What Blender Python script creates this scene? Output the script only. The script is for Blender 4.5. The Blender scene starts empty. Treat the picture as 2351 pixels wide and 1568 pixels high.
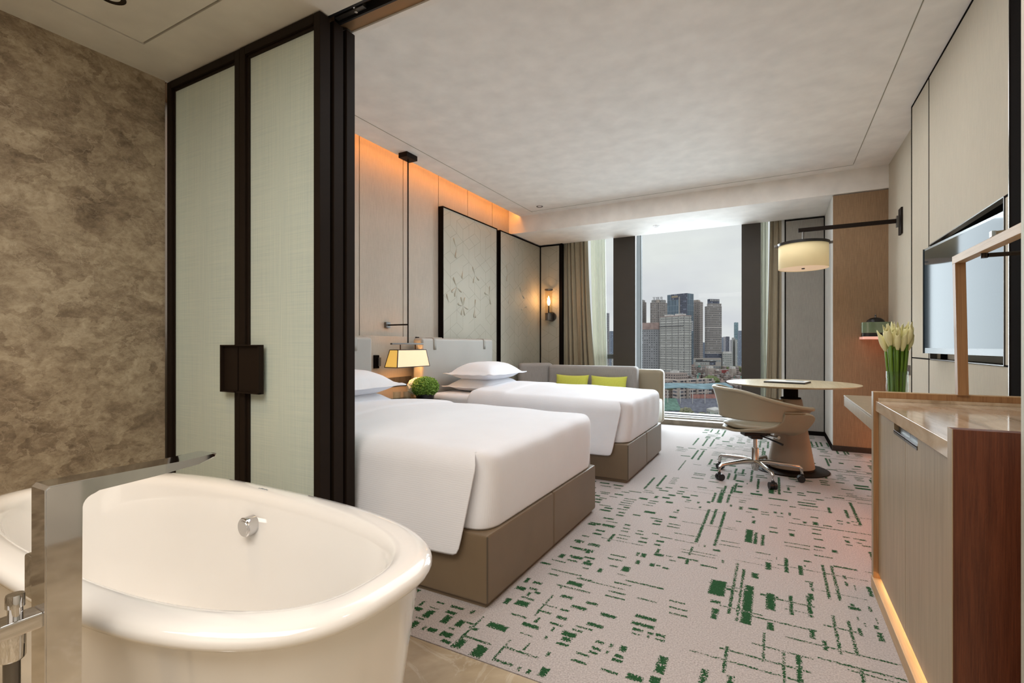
import bpy, bmesh, math, random
from mathutils import Vector, Matrix, noise
random.seed(7)
PI = math.pi
SC = bpy.context.scene
COL = SC.collection

# ---------------------------------------------------------------- camera
FPX, CU, CV, YAW, EYE = 1120.5, 1175.5, 792.6, math.radians(28.42), 1.08
cd = bpy.data.cameras.new('camera')
cd.sensor_width = 36.0
cd.lens = FPX * 36.0 / 2351.0
cd.shift_y = (CV - 784.0) / 2351.0
cd.clip_start = 0.02
cd.clip_end = 6000
cam = bpy.data.objects.new('camera', cd)
cam.location = (0, 0, EYE)
cam.rotation_euler = (PI / 2, 0, YAW)
COL.objects.link(cam)
SC.camera = cam

# ---------------------------------------------------------------- world: overcast sky
W = bpy.data.worlds.new('overcast_sky')
SC.world = W
W.use_nodes = True
wn, wl = W.node_tree.nodes, W.node_tree.links
wn.clear()
w_out = wn.new('ShaderNodeOutputWorld')
w_bg = wn.new('ShaderNodeBackground')
w_tc = wn.new('ShaderNodeTexCoord')
w_map = wn.new('ShaderNodeMapping')
w_map.inputs['Scale'].default_value = (1.5, 1.5, 5.0)
w_noise = wn.new('ShaderNodeTexNoise')
w_noise.inputs['Scale'].default_value = 2.3
w_noise.inputs['Detail'].default_value = 6
w_noise.inputs['Roughness'].default_value = .5
w_ramp = wn.new('ShaderNodeValToRGB')
e = w_ramp.color_ramp.elements
e[0].position, e[0].color = .34, (.60, .61, .655, 1)
e[1].position, e[1].color = .66, (.74, .755, .74, 1)
m = w_ramp.color_ramp.elements.new(.5)
m.color = (.69, .70, .715, 1)
wl.new(w_tc.outputs['Generated'], w_map.inputs['Vector'])
wl.new(w_map.outputs['Vector'], w_noise.inputs['Vector'])
wl.new(w_noise.outputs['Fac'], w_ramp.inputs['Fac'])
wl.new(w_ramp.outputs['Color'], w_bg.inputs['Color'])
w_bg.inputs['Strength'].default_value = 1.10
wl.new(w_bg.outputs['Background'], w_out.inputs['Surface'])

# ---------------------------------------------------------------- view
SC.view_settings.view_transform = 'Standard'
SC.view_settings.look = 'None'
SC.view_settings.gamma = 1
SC.view_settings.use_curve_mapping = False
SC.view_settings.exposure = 0.0
SC.cycles.use_denoising = True
SC.cycles.max_bounces = 8
SC.cycles.diffuse_bounces = 5
SC.cycles.glossy_bounces = 4
SC.cycles.transmission_bounces = 6
SC.cycles.transparent_max_bounces = 12
SC.cycles.caustics_reflective = False
SC.cycles.caustics_refractive = False
SC.cycles.sample_clamp_indirect = 6
SC.cycles.use_adaptive_sampling = True
SC.cycles.adaptive_threshold = 0.015


def area_light(name, loc, rot, sx, sy, power, color, spread=PI):
    l = bpy.data.lights.new(name, 'AREA')
    l.shape = 'RECTANGLE'
    l.size, l.size_y = sx, sy
    l.energy = power
    l.color = color
    l.spread = spread
    o = bpy.data.objects.new(name, l)
    o.location = loc
    o.rotation_euler = rot
    COL.objects.link(o)
    return o


def spot_light(name, loc, power, color, angle=90, blend=.6, size=.04, rot=(0, 0, 0)):
    l = bpy.data.lights.new(name, 'SPOT')
    l.energy = power
    l.color = color
    l.spot_size = math.radians(angle)
    l.spot_blend = blend
    l.shadow_soft_size = size
    o = bpy.data.objects.new(name, l)
    o.location = loc
    o.rotation_euler = rot
    COL.objects.link(o)
    return o


def point_light(name, loc, power, color, size=.03):
    l = bpy.data.lights.new(name, 'POINT')
    l.energy = power
    l.color = color
    l.shadow_soft_size = size
    o = bpy.data.objects.new(name, l)
    o.location = loc
    COL.objects.link(o)
    return o


# daylight entering through the glazing, added fill lights for the rooms, and the tub downlight
area_light('sky_daylight', (-0.9, 10.2, 5.2), (math.radians(-52), 0, 0), 9.0, 4.5, 1700, (.82, .92, 1.0))
area_light('city_daylight', (-0.9, 10.0, 1.5), (math.radians(-92), 0, 0), 7.5, 5.6, 900, (.84, .93, 1.0))
area_light('bathroom_fill_light', (-0.8, -0.45, 2.50), (0, 0, 0), 2.6, 1.3, 74, (1.0, .93, .84))  # added soft overhead fill, out of view behind the camera
area_light('bathroom_front_fill', (-0.6, -1.6, 1.55), (PI / 2, 0, 0), 2.2, 1.0, 5, (1.0, .93, .84))  # added frontal fill behind the camera for doors, tub and tap
area_light('bedroom_fill_light', (-0.9, 3.9, 2.83), (0, 0, 0), 2.6, 3.2, 50, (.97, .98, 1.0))  # added soft fill under the ceiling, not a fixture of the room
spot_light('entry_warm_fill', (.15, 1.22, 2.46), 34, (1.0, .60, .42), 110, 1.0, .06)  # added warm spot that tints the carpet at the near right
spot_light('tub_downlight_beam', (-2.2, .80, 2.47), 40, (1.0, .66, .34), 62, .8, .05)

# ---------------------------------------------------------------- materials
MATS = {}


class NT:
    """small wrapper round a material's node tree"""

    def __init__(s, name):
        s.m = bpy.data.materials.new(name)
        s.m.use_nodes = True
        s.n, s.l = s.m.node_tree.nodes, s.m.node_tree.links
        s.n.clear()
        s.out = s.n.new('ShaderNodeOutputMaterial')
        s.p = s.n.new('ShaderNodeBsdfPrincipled')
        s.l.new(s.p.outputs[0], s.out.inputs[0])
        MATS[name] = s.m

    def put(s, sock, v):
        if isinstance(v, bpy.types.NodeSocket):
            s.l.new(v, sock)
        elif isinstance(v, (tuple, list)) and len(v) == 3 and sock.type == 'RGBA':
            sock.default_value = (*v, 1)
        else:
            sock.default_value = v

    def coord(s, which='Object', scale=(1, 1, 1), loc=(0, 0, 0), rot=(0, 0, 0)):
        if which == 'World':
            o = s.n.new('ShaderNodeNewGeometry').outputs['Position']
        else:
            o = s.n.new('ShaderNodeTexCoord').outputs[which]
        mp = s.n.new('ShaderNodeMapping')
        mp.inputs['Scale'].default_value = scale
        mp.inputs['Location'].default_value = loc
        mp.inputs['Rotation'].default_value = rot
        s.l.new(o, mp.inputs[0])
        return mp.outputs[0]

    def noise(s, vec, scale, detail=3, rough=.5, dist=0):
        t = s.n.new('ShaderNodeTexNoise')
        s.l.new(vec, t.inputs['Vector'])
        t.inputs['Scale'].default_value = scale
        t.inputs['Detail'].default_value = detail
        t.inputs['Roughness'].default_value = rough
        t.inputs['Distortion'].default_value = dist
        return t.outputs['Fac']

    def ramp(s, fac, stops):
        r = s.n.new('ShaderNodeValToRGB')
        s.l.new(fac, r.inputs[0])
        els = r.color_ramp.elements
        for i, (p, c) in enumerate(stops):
            el = els[i] if i < 2 else els.new(p)
            el.position = p
            el.color = (*c, 1) if isinstance(c, (tuple, list)) else (c, c, c, 1)
        return r.outputs[0]

    def math(s, op, a, b=0.0, c=0.0):
        t = s.n.new('ShaderNodeMath')
        t.operation = op
        s.put(t.inputs[0], a)
        s.put(t.inputs[1], b)
        s.put(t.inputs[2], c)
        return t.outputs[0]

    def mix(s, fac, a, b, mode='MIX'):
        t = s.n.new('ShaderNodeMix')
        t.data_type = 'RGBA'
        t.blend_type = mode
        s.put(t.inputs[0], fac)
        s.put(t.inputs[6], a)
        s.put(t.inputs[7], b)
        return t.outputs[2]

    def bump(s, h, strength=.3, dist=.01):
        b = s.n.new('ShaderNodeBump')
        b.inputs['Strength'].default_value = strength
        b.inputs['Distance'].default_value = dist
        s.l.new(h, b.inputs['Height'])
        s.l.new(b.outputs[0], s.p.inputs['Normal'])

    def set(s, **kw):
        for k, v in kw.items():
            s.put(s.p.inputs[k.replace('_', ' ')], v)
        return s


def pm(name, col, rough=.5, metal=0.0, var=None, bump=None, coat=0.0, spec=.5, emit=None, sheen=0.0, trans=0.0):
    """plain procedural material: var = (scale, amount, stretch), bump = (scale, strength, distance, stretch)"""
    t = NT(name)
    v = var or (6, .06, (1, 1, 1))
    f = t.noise(t.coord('Object', v[2]), v[0], 4)
    lo = tuple(c * (1 - v[1]) for c in col)
    hi = tuple(min(1, c * (1 + v[1])) for c in col)
    t.set(Base_Color=t.ramp(f, [(.3, lo), (.7, hi)]), Roughness=rough, Metallic=metal)
    t.set(Coat_Weight=coat, Specular_IOR_Level=spec, Sheen_Weight=sheen, Transmission_Weight=trans)
    if coat:
        t.set(Coat_Roughness=.05)
    if emit:
        t.set(Emission_Color=emit[0], Emission_Strength=emit[1])
    if bump:
        t.bump(t.noise(t.coord('Object', bump[3] if len(bump) > 3 else (1, 1, 1)), bump[0], 3), bump[1], bump[2])
    return t.m


def fabric(name, col, scale=500, var=.10, bumpst=.25, rough=.85, vert=True, sheen=.2):
    """woven cloth: fine threads both ways plus soft blotches"""
    t = NT(name)
    a = t.noise(t.coord('Object', (1, 1, .03)), scale, 2)
    b = t.noise(t.coord('Object', (.06, .06, 1)), scale, 2)
    wv = t.math('ADD', t.math('MULTIPLY', a, .78 if vert else .5), t.math('MULTIPLY', b, .22 if vert else .5))
    c = t.noise(t.coord('Object'), 2.5, 3)
    f = t.math('ADD', t.math('MULTIPLY', wv, .75), t.math('MULTIPLY', c, .25))
    lo = tuple(k * (1 - var * 1.6) for k in col)
    hi = tuple(min(1, k * (1 + var * 1.6)) for k in col)
    t.set(Base_Color=t.ramp(f, [(.35, lo), (.65, hi)]), Roughness=rough, Sheen_Weight=sheen, Specular_IOR_Level=.25)
    t.bump(wv, bumpst, .002)
    return t.m


def wood(name, lo, hi, axis='Z', rough=.4, scale=30, coat=0.0, fine=1.0):
    t = NT(name)
    st = {'X': (.06, 1, 1), 'Y': (1, .06, 1), 'Z': (1, 1, .06)}[axis]
    g = t.noise(t.coord('Object', st), scale, 5, .6, .3)
    f2 = t.noise(t.coord('Object', tuple(k * (8 if k == 1 else 3) for k in st)), scale, 2)
    f = t.math('ADD', t.math('MULTIPLY', g, .6), t.math('MULTIPLY', f2, .4 * fine))
    t.set(Base_Color=t.ramp(f, [(.32, lo), (.62, hi)]), Roughness=rough, Coat_Weight=coat)
    t.bump(f2, .12, .002)
    return t.m


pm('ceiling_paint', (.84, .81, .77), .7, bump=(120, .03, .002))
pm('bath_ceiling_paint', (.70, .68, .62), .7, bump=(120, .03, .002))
pm('jamb_paint', (.50, .52, .47), .55)
pm('white_paint', (.74, .74, .71), .55)
pm('black_trim', (.009, .007, .006), .9, spec=.02)
pm('bronze_frame', (.015, .0095, .0065), .5, spec=.10)
pm('bronze_metal', (.035, .026, .020), .30, .7)
pm('brass_strip', (.30, .19, .10), .35, .6)
pm('chrome', (.66, .66, .67), .045, 1.0, var=(3, .01, (1, 1, 1)))
pm('alu_polished', (.62, .60, .57), .22, 1.0)
pm('panel_grey', (.085, .080, .076), .42)
pm('gunmetal', (.16, .15, .14), .3, .9)
pm('black_plastic', (.008, .008, .009), .4)
pm('ceramic_white', (.77, .755, .735), .12, coat=.6, var=(2, .02, (1, 1, 1)))
pm('leather_taupe', (.170, .122, .075), .42, var=(3, .10, (1, 1, 1)), bump=(260, .08, .002))
pm('leather_seam', (.09, .068, .045), .6)
pm('leather_cream', (.31, .27, .19), .42, var=(3, .05, (1, 1, 1)), bump=(300, .06, .002))
pm('leather_shell', (.29, .245, .165), .45, var=(3, .06, (1, 1, 1)), bump=(300, .05, .002))
pm('leather_headboard', (.37, .355, .325), .50, var=(2, .05, (1, 1, 1)), bump=(300, .05, .002))
pm('strap_leather', (.30, .29, .26), .5)
pm('cone_leather', (.265, .205, .15), .5, var=(2, .08, (1, 1, 1)))
fabric('wall_fabric', (.44, .395, .335), 420, .075, .2)
fabric('wall_fabric_right', (.50, .445, .345), 420, .055, .15)
fabric('wall_fabric_brown', (.30, .195, .115), 380, .14, .3)
fabric('wall_fabric_grey', (.33, .31, .28), 420, .10, .25)
fabric('sofa_grey', (.33, .31, .295), 420, .09, .3)
fabric('cushion_lime', (.60, .62, .10), 420, .08, .3)
fabric('drape_beige', (.335, .285, .20), 500, .08, .2)
pm('panel_cream', (.42, .40, .325), .6, var=(2, .05, (1, 1, 1)))
pm('panel_line', (.27, .25, .195), .7)
pm('mullion_brown', (.045, .037, .029), .5)
pm('mullion_grey', (.10, .103, .103), .85, spec=.03)
pm('pvc_white', (.36, .36, .35), .4)
pm('gasket', (.01, .01, .01), .6)
wood('oak_pale', (.25, .190, .118), (.36, .285, .185), 'Z', .38, 44)
wood('oak_table', (.46, .37, .22), (.64, .54, .36), 'Y', .35, 26)
wood('oak_warm', (.24, .115, .045), (.40, .22, .10), 'Z', .4, 30)
wood('oak_edge', (.40, .26, .135), (.56, .39, .225), 'Y', .45, 40)
wood('wood_dark', (.055, .014, .006), (.120, .034, .014), 'Z', .4, 60)
wood('wood_night', (.012, .010, .009), (.03, .024, .02), 'Y', .35, 20)
pm('glass_screen', (.012, .024, .034), .05, 0, spec=.10, var=(1, .02, (1, 1, 1)))
MATS['glass_screen'].node_tree.nodes['Principled BSDF'].inputs['Specular Tint'].default_value = (.50, .68, .82, 1)
pm('tv_bezel', (.05, .065, .075), .25)
pm('pot_black', (.008, .007, .007), .3)
pm('paper_white', (.78, .78, .76), .6)
pm('ink_grey', (.14, .17, .20), .6)
pm('shade_rim_black', (.012, .011, .011), .28)
pm('stem_green', (.13, .25, .018), .45, var=(20, .2, (1, 1, .2)))
pm('calla_cream', (.80, .76, .42), .5, var=(12, .08, (1, 1, 1)))
pm('enamel_green', (.165, .225, .135), .15, coat=.7)
pm('led_orange', (1, .4, .1), .5, emit=((1.0, .36, .06), 15))
pm('led_warm', (1, .6, .2), .5, emit=((1.0, .64, .30), 9))
pm('led_red', (1, .3, .1), .5, emit=((1.0, .30, .10), 26))
pm('led_pillar_glow', (1, .3, .1), .5, emit=((1.0, .30, .08), 13))
pm('shelf_glow', (.9, .5, .4), .4, emit=((1.0, .52, .42), .38))
pm('bulb_glow', (1, .8, .5), .4, emit=((1.0, .62, .26), 14))
pm('lens_dark', (.03, .024, .018), .25, .3)


def shade_mat(name, col, strength):
    """lamp shade cloth lit from inside"""
    t = NT(name)
    f = t.noise(t.coord('Object', (1, 1, 1)), 5, 2)
    t.set(Base_Color=t.ramp(f, [(.3, tuple(c * .95 for c in col)), (.7, col)]), Roughness=.8,
          Emission_Color=col, Emission_Strength=strength)
    return t.m


shade_mat('shade_cream', (.96, .76, .49), .34)
shade_mat('shade_end', (.90, .55, .12), .50)
shade_mat('drum_cream', (.80, .66, .38), .24)
shade_mat('drum_bottom', (.85, .62, .42), .30)

# brown marble wall: clouded patches, broken by dark and pale hairlines
t = NT('marble_brown')
co = t.coord('World', (1, 1, 1.25), rot=(.5, .5, .3))
n0 = t.noise(co, 2.2, 5, .6, .6)
n1 = t.noise(t.coord('World', (1, 1, 1.5), loc=(2, 5, 1), rot=(.5, .5, .3)), 9, 9, .72, .5)
vr = t.n.new('ShaderNodeTexVoronoi')
vr.feature = 'DISTANCE_TO_EDGE'
vr.inputs['Scale'].default_value = 6.5
warp = t.n.new('ShaderNodeTexNoise')
warp.inputs['Scale'].default_value = 4.5
warp.inputs['Detail'].default_value = 6
t.l.new(co, warp.inputs['Vector'])
wm = t.mix(.38, co, warp.outputs['Color'])
t.l.new(wm, vr.inputs['Vector'])
cells = t.n.new('ShaderNodeTexVoronoi')
cells.inputs['Scale'].default_value = 15
t.l.new(wm, cells.inputs['Vector'])
cs = t.n.new('ShaderNodeSeparateColor')
t.l.new(cells.outputs['Color'], cs.inputs[0])
n2 = t.noise(co, 34, 6, .7, .3)
mixn = t.math('ADD', t.math('ADD', t.math('MULTIPLY', n0, .30), t.math('MULTIPLY', n1, .41)), t.math('ADD', t.math('MULTIPLY', cs.outputs[0], .09), t.math('MULTIPLY', n2, .22)))
col = t.ramp(mixn, [(.36, (.110, .079, .052)), (.47, (.245, .187, .128)), (.56, (.375, .305, .215)), (.70, (.55, .47, .35))])
crack = t.ramp(vr.outputs['Distance'], [(.0, 1.0), (.020, .0)])
keep = t.ramp(t.noise(t.coord('World', loc=(9, 3, 2)), 4.2, 3), [(.42, 0.0), (.56, 1.0)])
col = t.mix(t.math('MULTIPLY', t.math('MULTIPLY', crack, keep), .50), col, (.47, .39, .29))
v2 = t.noise(t.coord('World', (1, 1, 1.6), loc=(3, 1, 5), rot=(.4, .7, .2)), 9, 8, .72, 1.1)
hair = t.ramp(t.math('ABSOLUTE', t.math('SUBTRACT', v2, .5)), [(.0, 1.0), (.010, .0)])
col = t.mix(t.math('MULTIPLY', hair, .45), col, (.06, .042, .03))
v3 = t.noise(t.coord('World', (1, 1, 1.6), loc=(13, 4, 5), rot=(.4, .7, .2)), 7, 8, .72, 1.0)
hair2 = t.ramp(t.math('ABSOLUTE', t.math('SUBTRACT', v3, .5)), [(.0, 1.0), (.009, .0)])
col = t.mix(t.math('MULTIPLY', t.math('MULTIPLY', hair2, keep), .5), col, (.47, .40, .31))
t.set(Base_Color=col, Roughness=.32, Specular_IOR_Level=.35)

# cream marble bathroom floor
t = NT('marble_floor')
co = t.coord('World', (1, 1, 1))
base = t.noise(co, 3.0, 6, .6, .8)
col = t.ramp(base, [(.30, (.30, .23, .145)), (.55, (.44, .355, .24)), (.75, (.56, .47, .34))])
vn = t.noise(t.coord('World', (1, 1, 1), loc=(7, 2, 1)), 2.6, 6, .6, 1.6)
col = t.mix(t.math('MULTIPLY', t.ramp(t.math('ABSOLUTE', t.math('SUBTRACT', vn, .5)), [(0, 1.0), (.02, .0)]), .28), col, (.66, .60, .50))
t.set(Base_Color=col, Roughness=.2, Coat_Weight=.2)

# stone of the window ledge
t = NT('stone_ledge')
col = t.ramp(t.noise(t.coord('World'), 6, 6, .6, .8), [(.3, (.14, .115, .085)), (.7, (.26, .225, .17))])
t.set(Base_Color=col, Roughness=.45)

# polished stone counter of the cabinet
t = NT('stone_counter')
co = t.coord('World', (1.6, .35, 1), rot=(0, 0, .35))
col = t.ramp(t.noise(co, 9, 6, .6, .9), [(.28, (.34, .25, .165)), (.5, (.53, .425, .31)), (.72, (.62, .52, .40))])
t.set(Base_Color=col, Roughness=.10, Specular_IOR_Level=.35)

# carpet pile and the tufted green marks
for nm, lo, hi in (('carpet_pile', (.335, .285, .265), (.555, .495, .470)), ('carpet_green', None, None)):
    t = NT(nm)
    co = t.coord('World')
    n1 = t.noise(co, 170, 2)
    n2 = t.noise(co, 700, 2)
    pile = t.math('ADD', t.math('MULTIPLY', n1, .5), t.math('MULTIPLY', n2, .5))
    base = t.ramp(pile, [(.36, (.29, .262, .255)), (.64, (.595, .548, .538))])
    big = t.noise(co, 1.3, 3)
    base = t.mix(t.math('MULTIPLY', big, .22), base, (.36, .30, .27))
    if nm == 'carpet_green':
        g = t.ramp(pile, [(.33, (.010, .043, .017)), (.66, (.036, .115, .046))])
        uv = t.n.new('ShaderNodeUVMap')
        sx = t.n.new('ShaderNodeSeparateXYZ')
        t.l.new(uv.outputs[0], sx.inputs[0])
        rag = t.noise(co, 150, 3, .6)
        rag2 = t.noise(co, 26, 2)
        d = t.math('MINIMUM', sx.outputs[0], sx.outputs[1])   # metres from the nearest edge of the mark
        k = t.math('ADD', t.math('MULTIPLY', d, 46.0), t.math('ADD', t.math('MULTIPLY', rag, 2.4), t.math('MULTIPLY', rag2, .8)))
        base = t.mix(t.math('GREATER_THAN', k, 1.70), base, g)
    t.set(Base_Color=base, Roughness=.95, Sheen_Weight=.0 if nm == 'carpet_green' else .15, Specular_IOR_Level=.05)
    t.bump(pile, .55, .006)

# woven screen laminated in the sliding doors' glass
t = NT('woven_glass')
ga = t.noise(t.coord('Object', (1, 1, .008)), 420, 2, .6)
gb = t.noise(t.coord('Object', (.008, .008, 1)), 420, 2, .6)
wv = t.math('ADD', t.math('MULTIPLY', ga, .5), t.math('MULTIPLY', gb, .5))
col = t.ramp(wv, [(.30, (.60, .70, .66)), (.52, (.74, .82, .745)), (.70, (.83, .885, .79))])
t.set(Base_Color=col, Roughness=.5, Coat_Weight=.7, Coat_Roughness=.04)
t.bump(wv, .1, .001)
tl = t.n.new('ShaderNodeBsdfTranslucent')
t.l.new(col, tl.inputs[0])
m1 = t.n.new('ShaderNodeMixShader')
m1.inputs[0].default_value = .25
t.l.new(t.p.outputs[0], m1.inputs[1])
t.l.new(tl.outputs[0], m1.inputs[2])
t.l.new(m1.outputs[0], t.out.inputs[0])

# bed linen, fine satin stripe along the cloth
t = NT('linen_stripe')
uv = t.n.new('ShaderNodeUVMap')
mp = t.n.new('ShaderNodeMapping')
mp.inputs['Scale'].default_value = (1, .02, 1)
t.l.new(uv.outputs[0], mp.inputs[0])
wave = t.n.new('ShaderNodeTexWave')
wave.inputs['Scale'].default_value = 34
t.l.new(mp.outputs[0], wave.inputs[0])
soft = t.noise(t.coord('Object'), 6, 3)
t.set(Base_Color=t.ramp(soft, [(.3, (.77, .785, .835)), (.7, (.795, .81, .86))]), Roughness=.75, Sheen_Weight=.25, Specular_IOR_Level=.2)
t.bump(t.math('ADD', t.math('MULTIPLY', wave.outputs['Fac'], .12), t.math('MULTIPLY', soft, .5)), .35, .006)
t = NT('linen_plain')
soft = t.noise(t.coord('Object'), 9, 4)
t.set(Base_Color=t.ramp(soft, [(.3, (.78, .795, .84)), (.7, (.80, .815, .86))]), Roughness=.75, Sheen_Weight=.25, Specular_IOR_Level=.2)
t.bump(soft, .35, .012)

# sheer curtain
t = NT('sheer_white')
tr = t.n.new('ShaderNodeBsdfTransparent')
tl = t.n.new('ShaderNodeBsdfTranslucent')
tl.inputs[0].default_value = (.80, .80, .70, 1)
t.set(Base_Color=(.62, .62, .54), Roughness=.9)
m1 = t.n.new('ShaderNodeMixShader')
m1.inputs[0].default_value = .16
t.l.new(t.p.outputs[0], m1.inputs[1])
t.l.new(tl.outputs[0], m1.inputs[2])
m2 = t.n.new('ShaderNodeMixShader')
th = t.noise(t.coord('Object', (1, 1, .02)), 300, 2)
t.l.new(t.ramp(th, [(.3, .12), (.7, .30)]), m2.inputs[0])
t.l.new(m1.outputs[0], m2.inputs[1])
t.l.new(tr.outputs[0], m2.inputs[2])
t.l.new(m2.outputs[0], t.out.inputs[0])


def clear_glass(name, tint=(1, 1, 1), refl=.9, ior=1.45):
    """thin glazing: clear straight through, mirror reflection by Fresnel"""
    t = NT(name)
    tr = t.n.new('ShaderNodeBsdfTransparent')
    dirt = t.noise(t.coord('Object'), 2, 2)
    t.l.new(t.ramp(dirt, [(.3, tuple(c * .985 for c in tint)), (.7, tint)]), tr.inputs[0])
    gl = t.n.new('ShaderNodeBsdfGlossy')
    gl.inputs['Roughness'].default_value = .01
    lw = t.n.new('ShaderNodeLayerWeight')
    lw.inputs['Blend'].default_value = .5
    fr = t.math('ADD', t.math('MULTIPLY', t.math('POWER', lw.outputs['Facing'], 4.0), ior - .9), .04)
    mx = t.n.new('ShaderNodeMixShader')
    t.l.new(t.math('MULTIPLY', fr, refl), mx.inputs[0])
    t.l.new(tr.outputs[0], mx.inputs[1])
    t.l.new(gl.outputs[0], mx.inputs[2])
    t.l.new(mx.outputs[0], t.out.inputs[0])
    t.n.remove(t.p)
    return t.m


clear_glass('window_glass', (.97, .985, .98), .10)
clear_glass('vase_glass', (.93, .965, .955), 1.0, 1.5)
clear_glass('lamp_glass', (.97, .94, .90), .5, 1.35)

# hydrangea head
t = NT('hydrangea_green')
n1 = t.noise(t.coord('Object'), 70, 3)
t.set(Base_Color=t.ramp(n1, [(.32, (.045, .10, .008)), (.52, (.17, .33, .035)), (.70, (.42, .58, .14))]), Roughness=.7)
t.bump(n1, .8, .02)
pm('petal_pale', (.78, .76, .60), .6, var=(60, .15, (1, 1, 1)))


def facade(name, wall, win, cw, ch, wx=(.25, .75), wz=(.3, .8), band=0, vlines=None, gloss=.6):
    """building front: a window grid laid over the wall in metres (UV)"""
    t = NT(name)
    uv = t.n.new('ShaderNodeUVMap')
    sx = t.n.new('ShaderNodeSeparateXYZ')
    t.l.new(uv.outputs[0], sx.inputs[0])
    cu = t.math('DIVIDE', sx.outputs[0], cw)
    cv = t.math('DIVIDE', sx.outputs[1], ch)
    fu, fv = t.math('FRACT', cu), t.math('FRACT', cv)

    def inside(f, a, b):
        return t.math('MULTIPLY', t.math('GREATER_THAN', f, a), t.math('LESS_THAN', f, b))
    msk = t.math('MULTIPLY', inside(fu, *wx), inside(fv, *wz))
    cell = t.n.new('ShaderNodeCombineXYZ')
    t.l.new(t.math('FLOOR', cu), cell.inputs[0])
    t.l.new(t.math('FLOOR', cv), cell.inputs[1])
    wn_ = t.n.new('ShaderNodeTexWhiteNoise')
    wn_.noise_dimensions = '2D'
    t.l.new(cell.outputs[0], wn_.inputs[0])
    wincol = t.ramp(wn_.outputs[0], [(.0, tuple(c * .7 for c in win)), (.8, win), (1.0, tuple(min(1, c * 2.2 + .05) for c in win))])
    dirt = t.noise(t.coord('Object', (1, 1, .3)), .06, 4)
    wc = t.ramp(dirt, [(.3, tuple(c * .90 for c in wall)), (.7, wall)])
    if band:
        bf = t.math('FRACT', t.math('DIVIDE', sx.outputs[1], band))
        wc = t.mix(t.math('LESS_THAN', bf, .06), wc, tuple(min(1, c * 1.45) for c in wall))
    if vlines:
        vf = t.math('FRACT', t.math('DIVIDE', sx.outputs[0], vlines))
        wc = t.mix(t.math('LESS_THAN', vf, .16), wc, tuple(c * .62 for c in wall))
    t.set(Base_Color=t.mix(msk, wc, wincol), Roughness=gloss, Specular_IOR_Level=.2)
    return t.m


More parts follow.
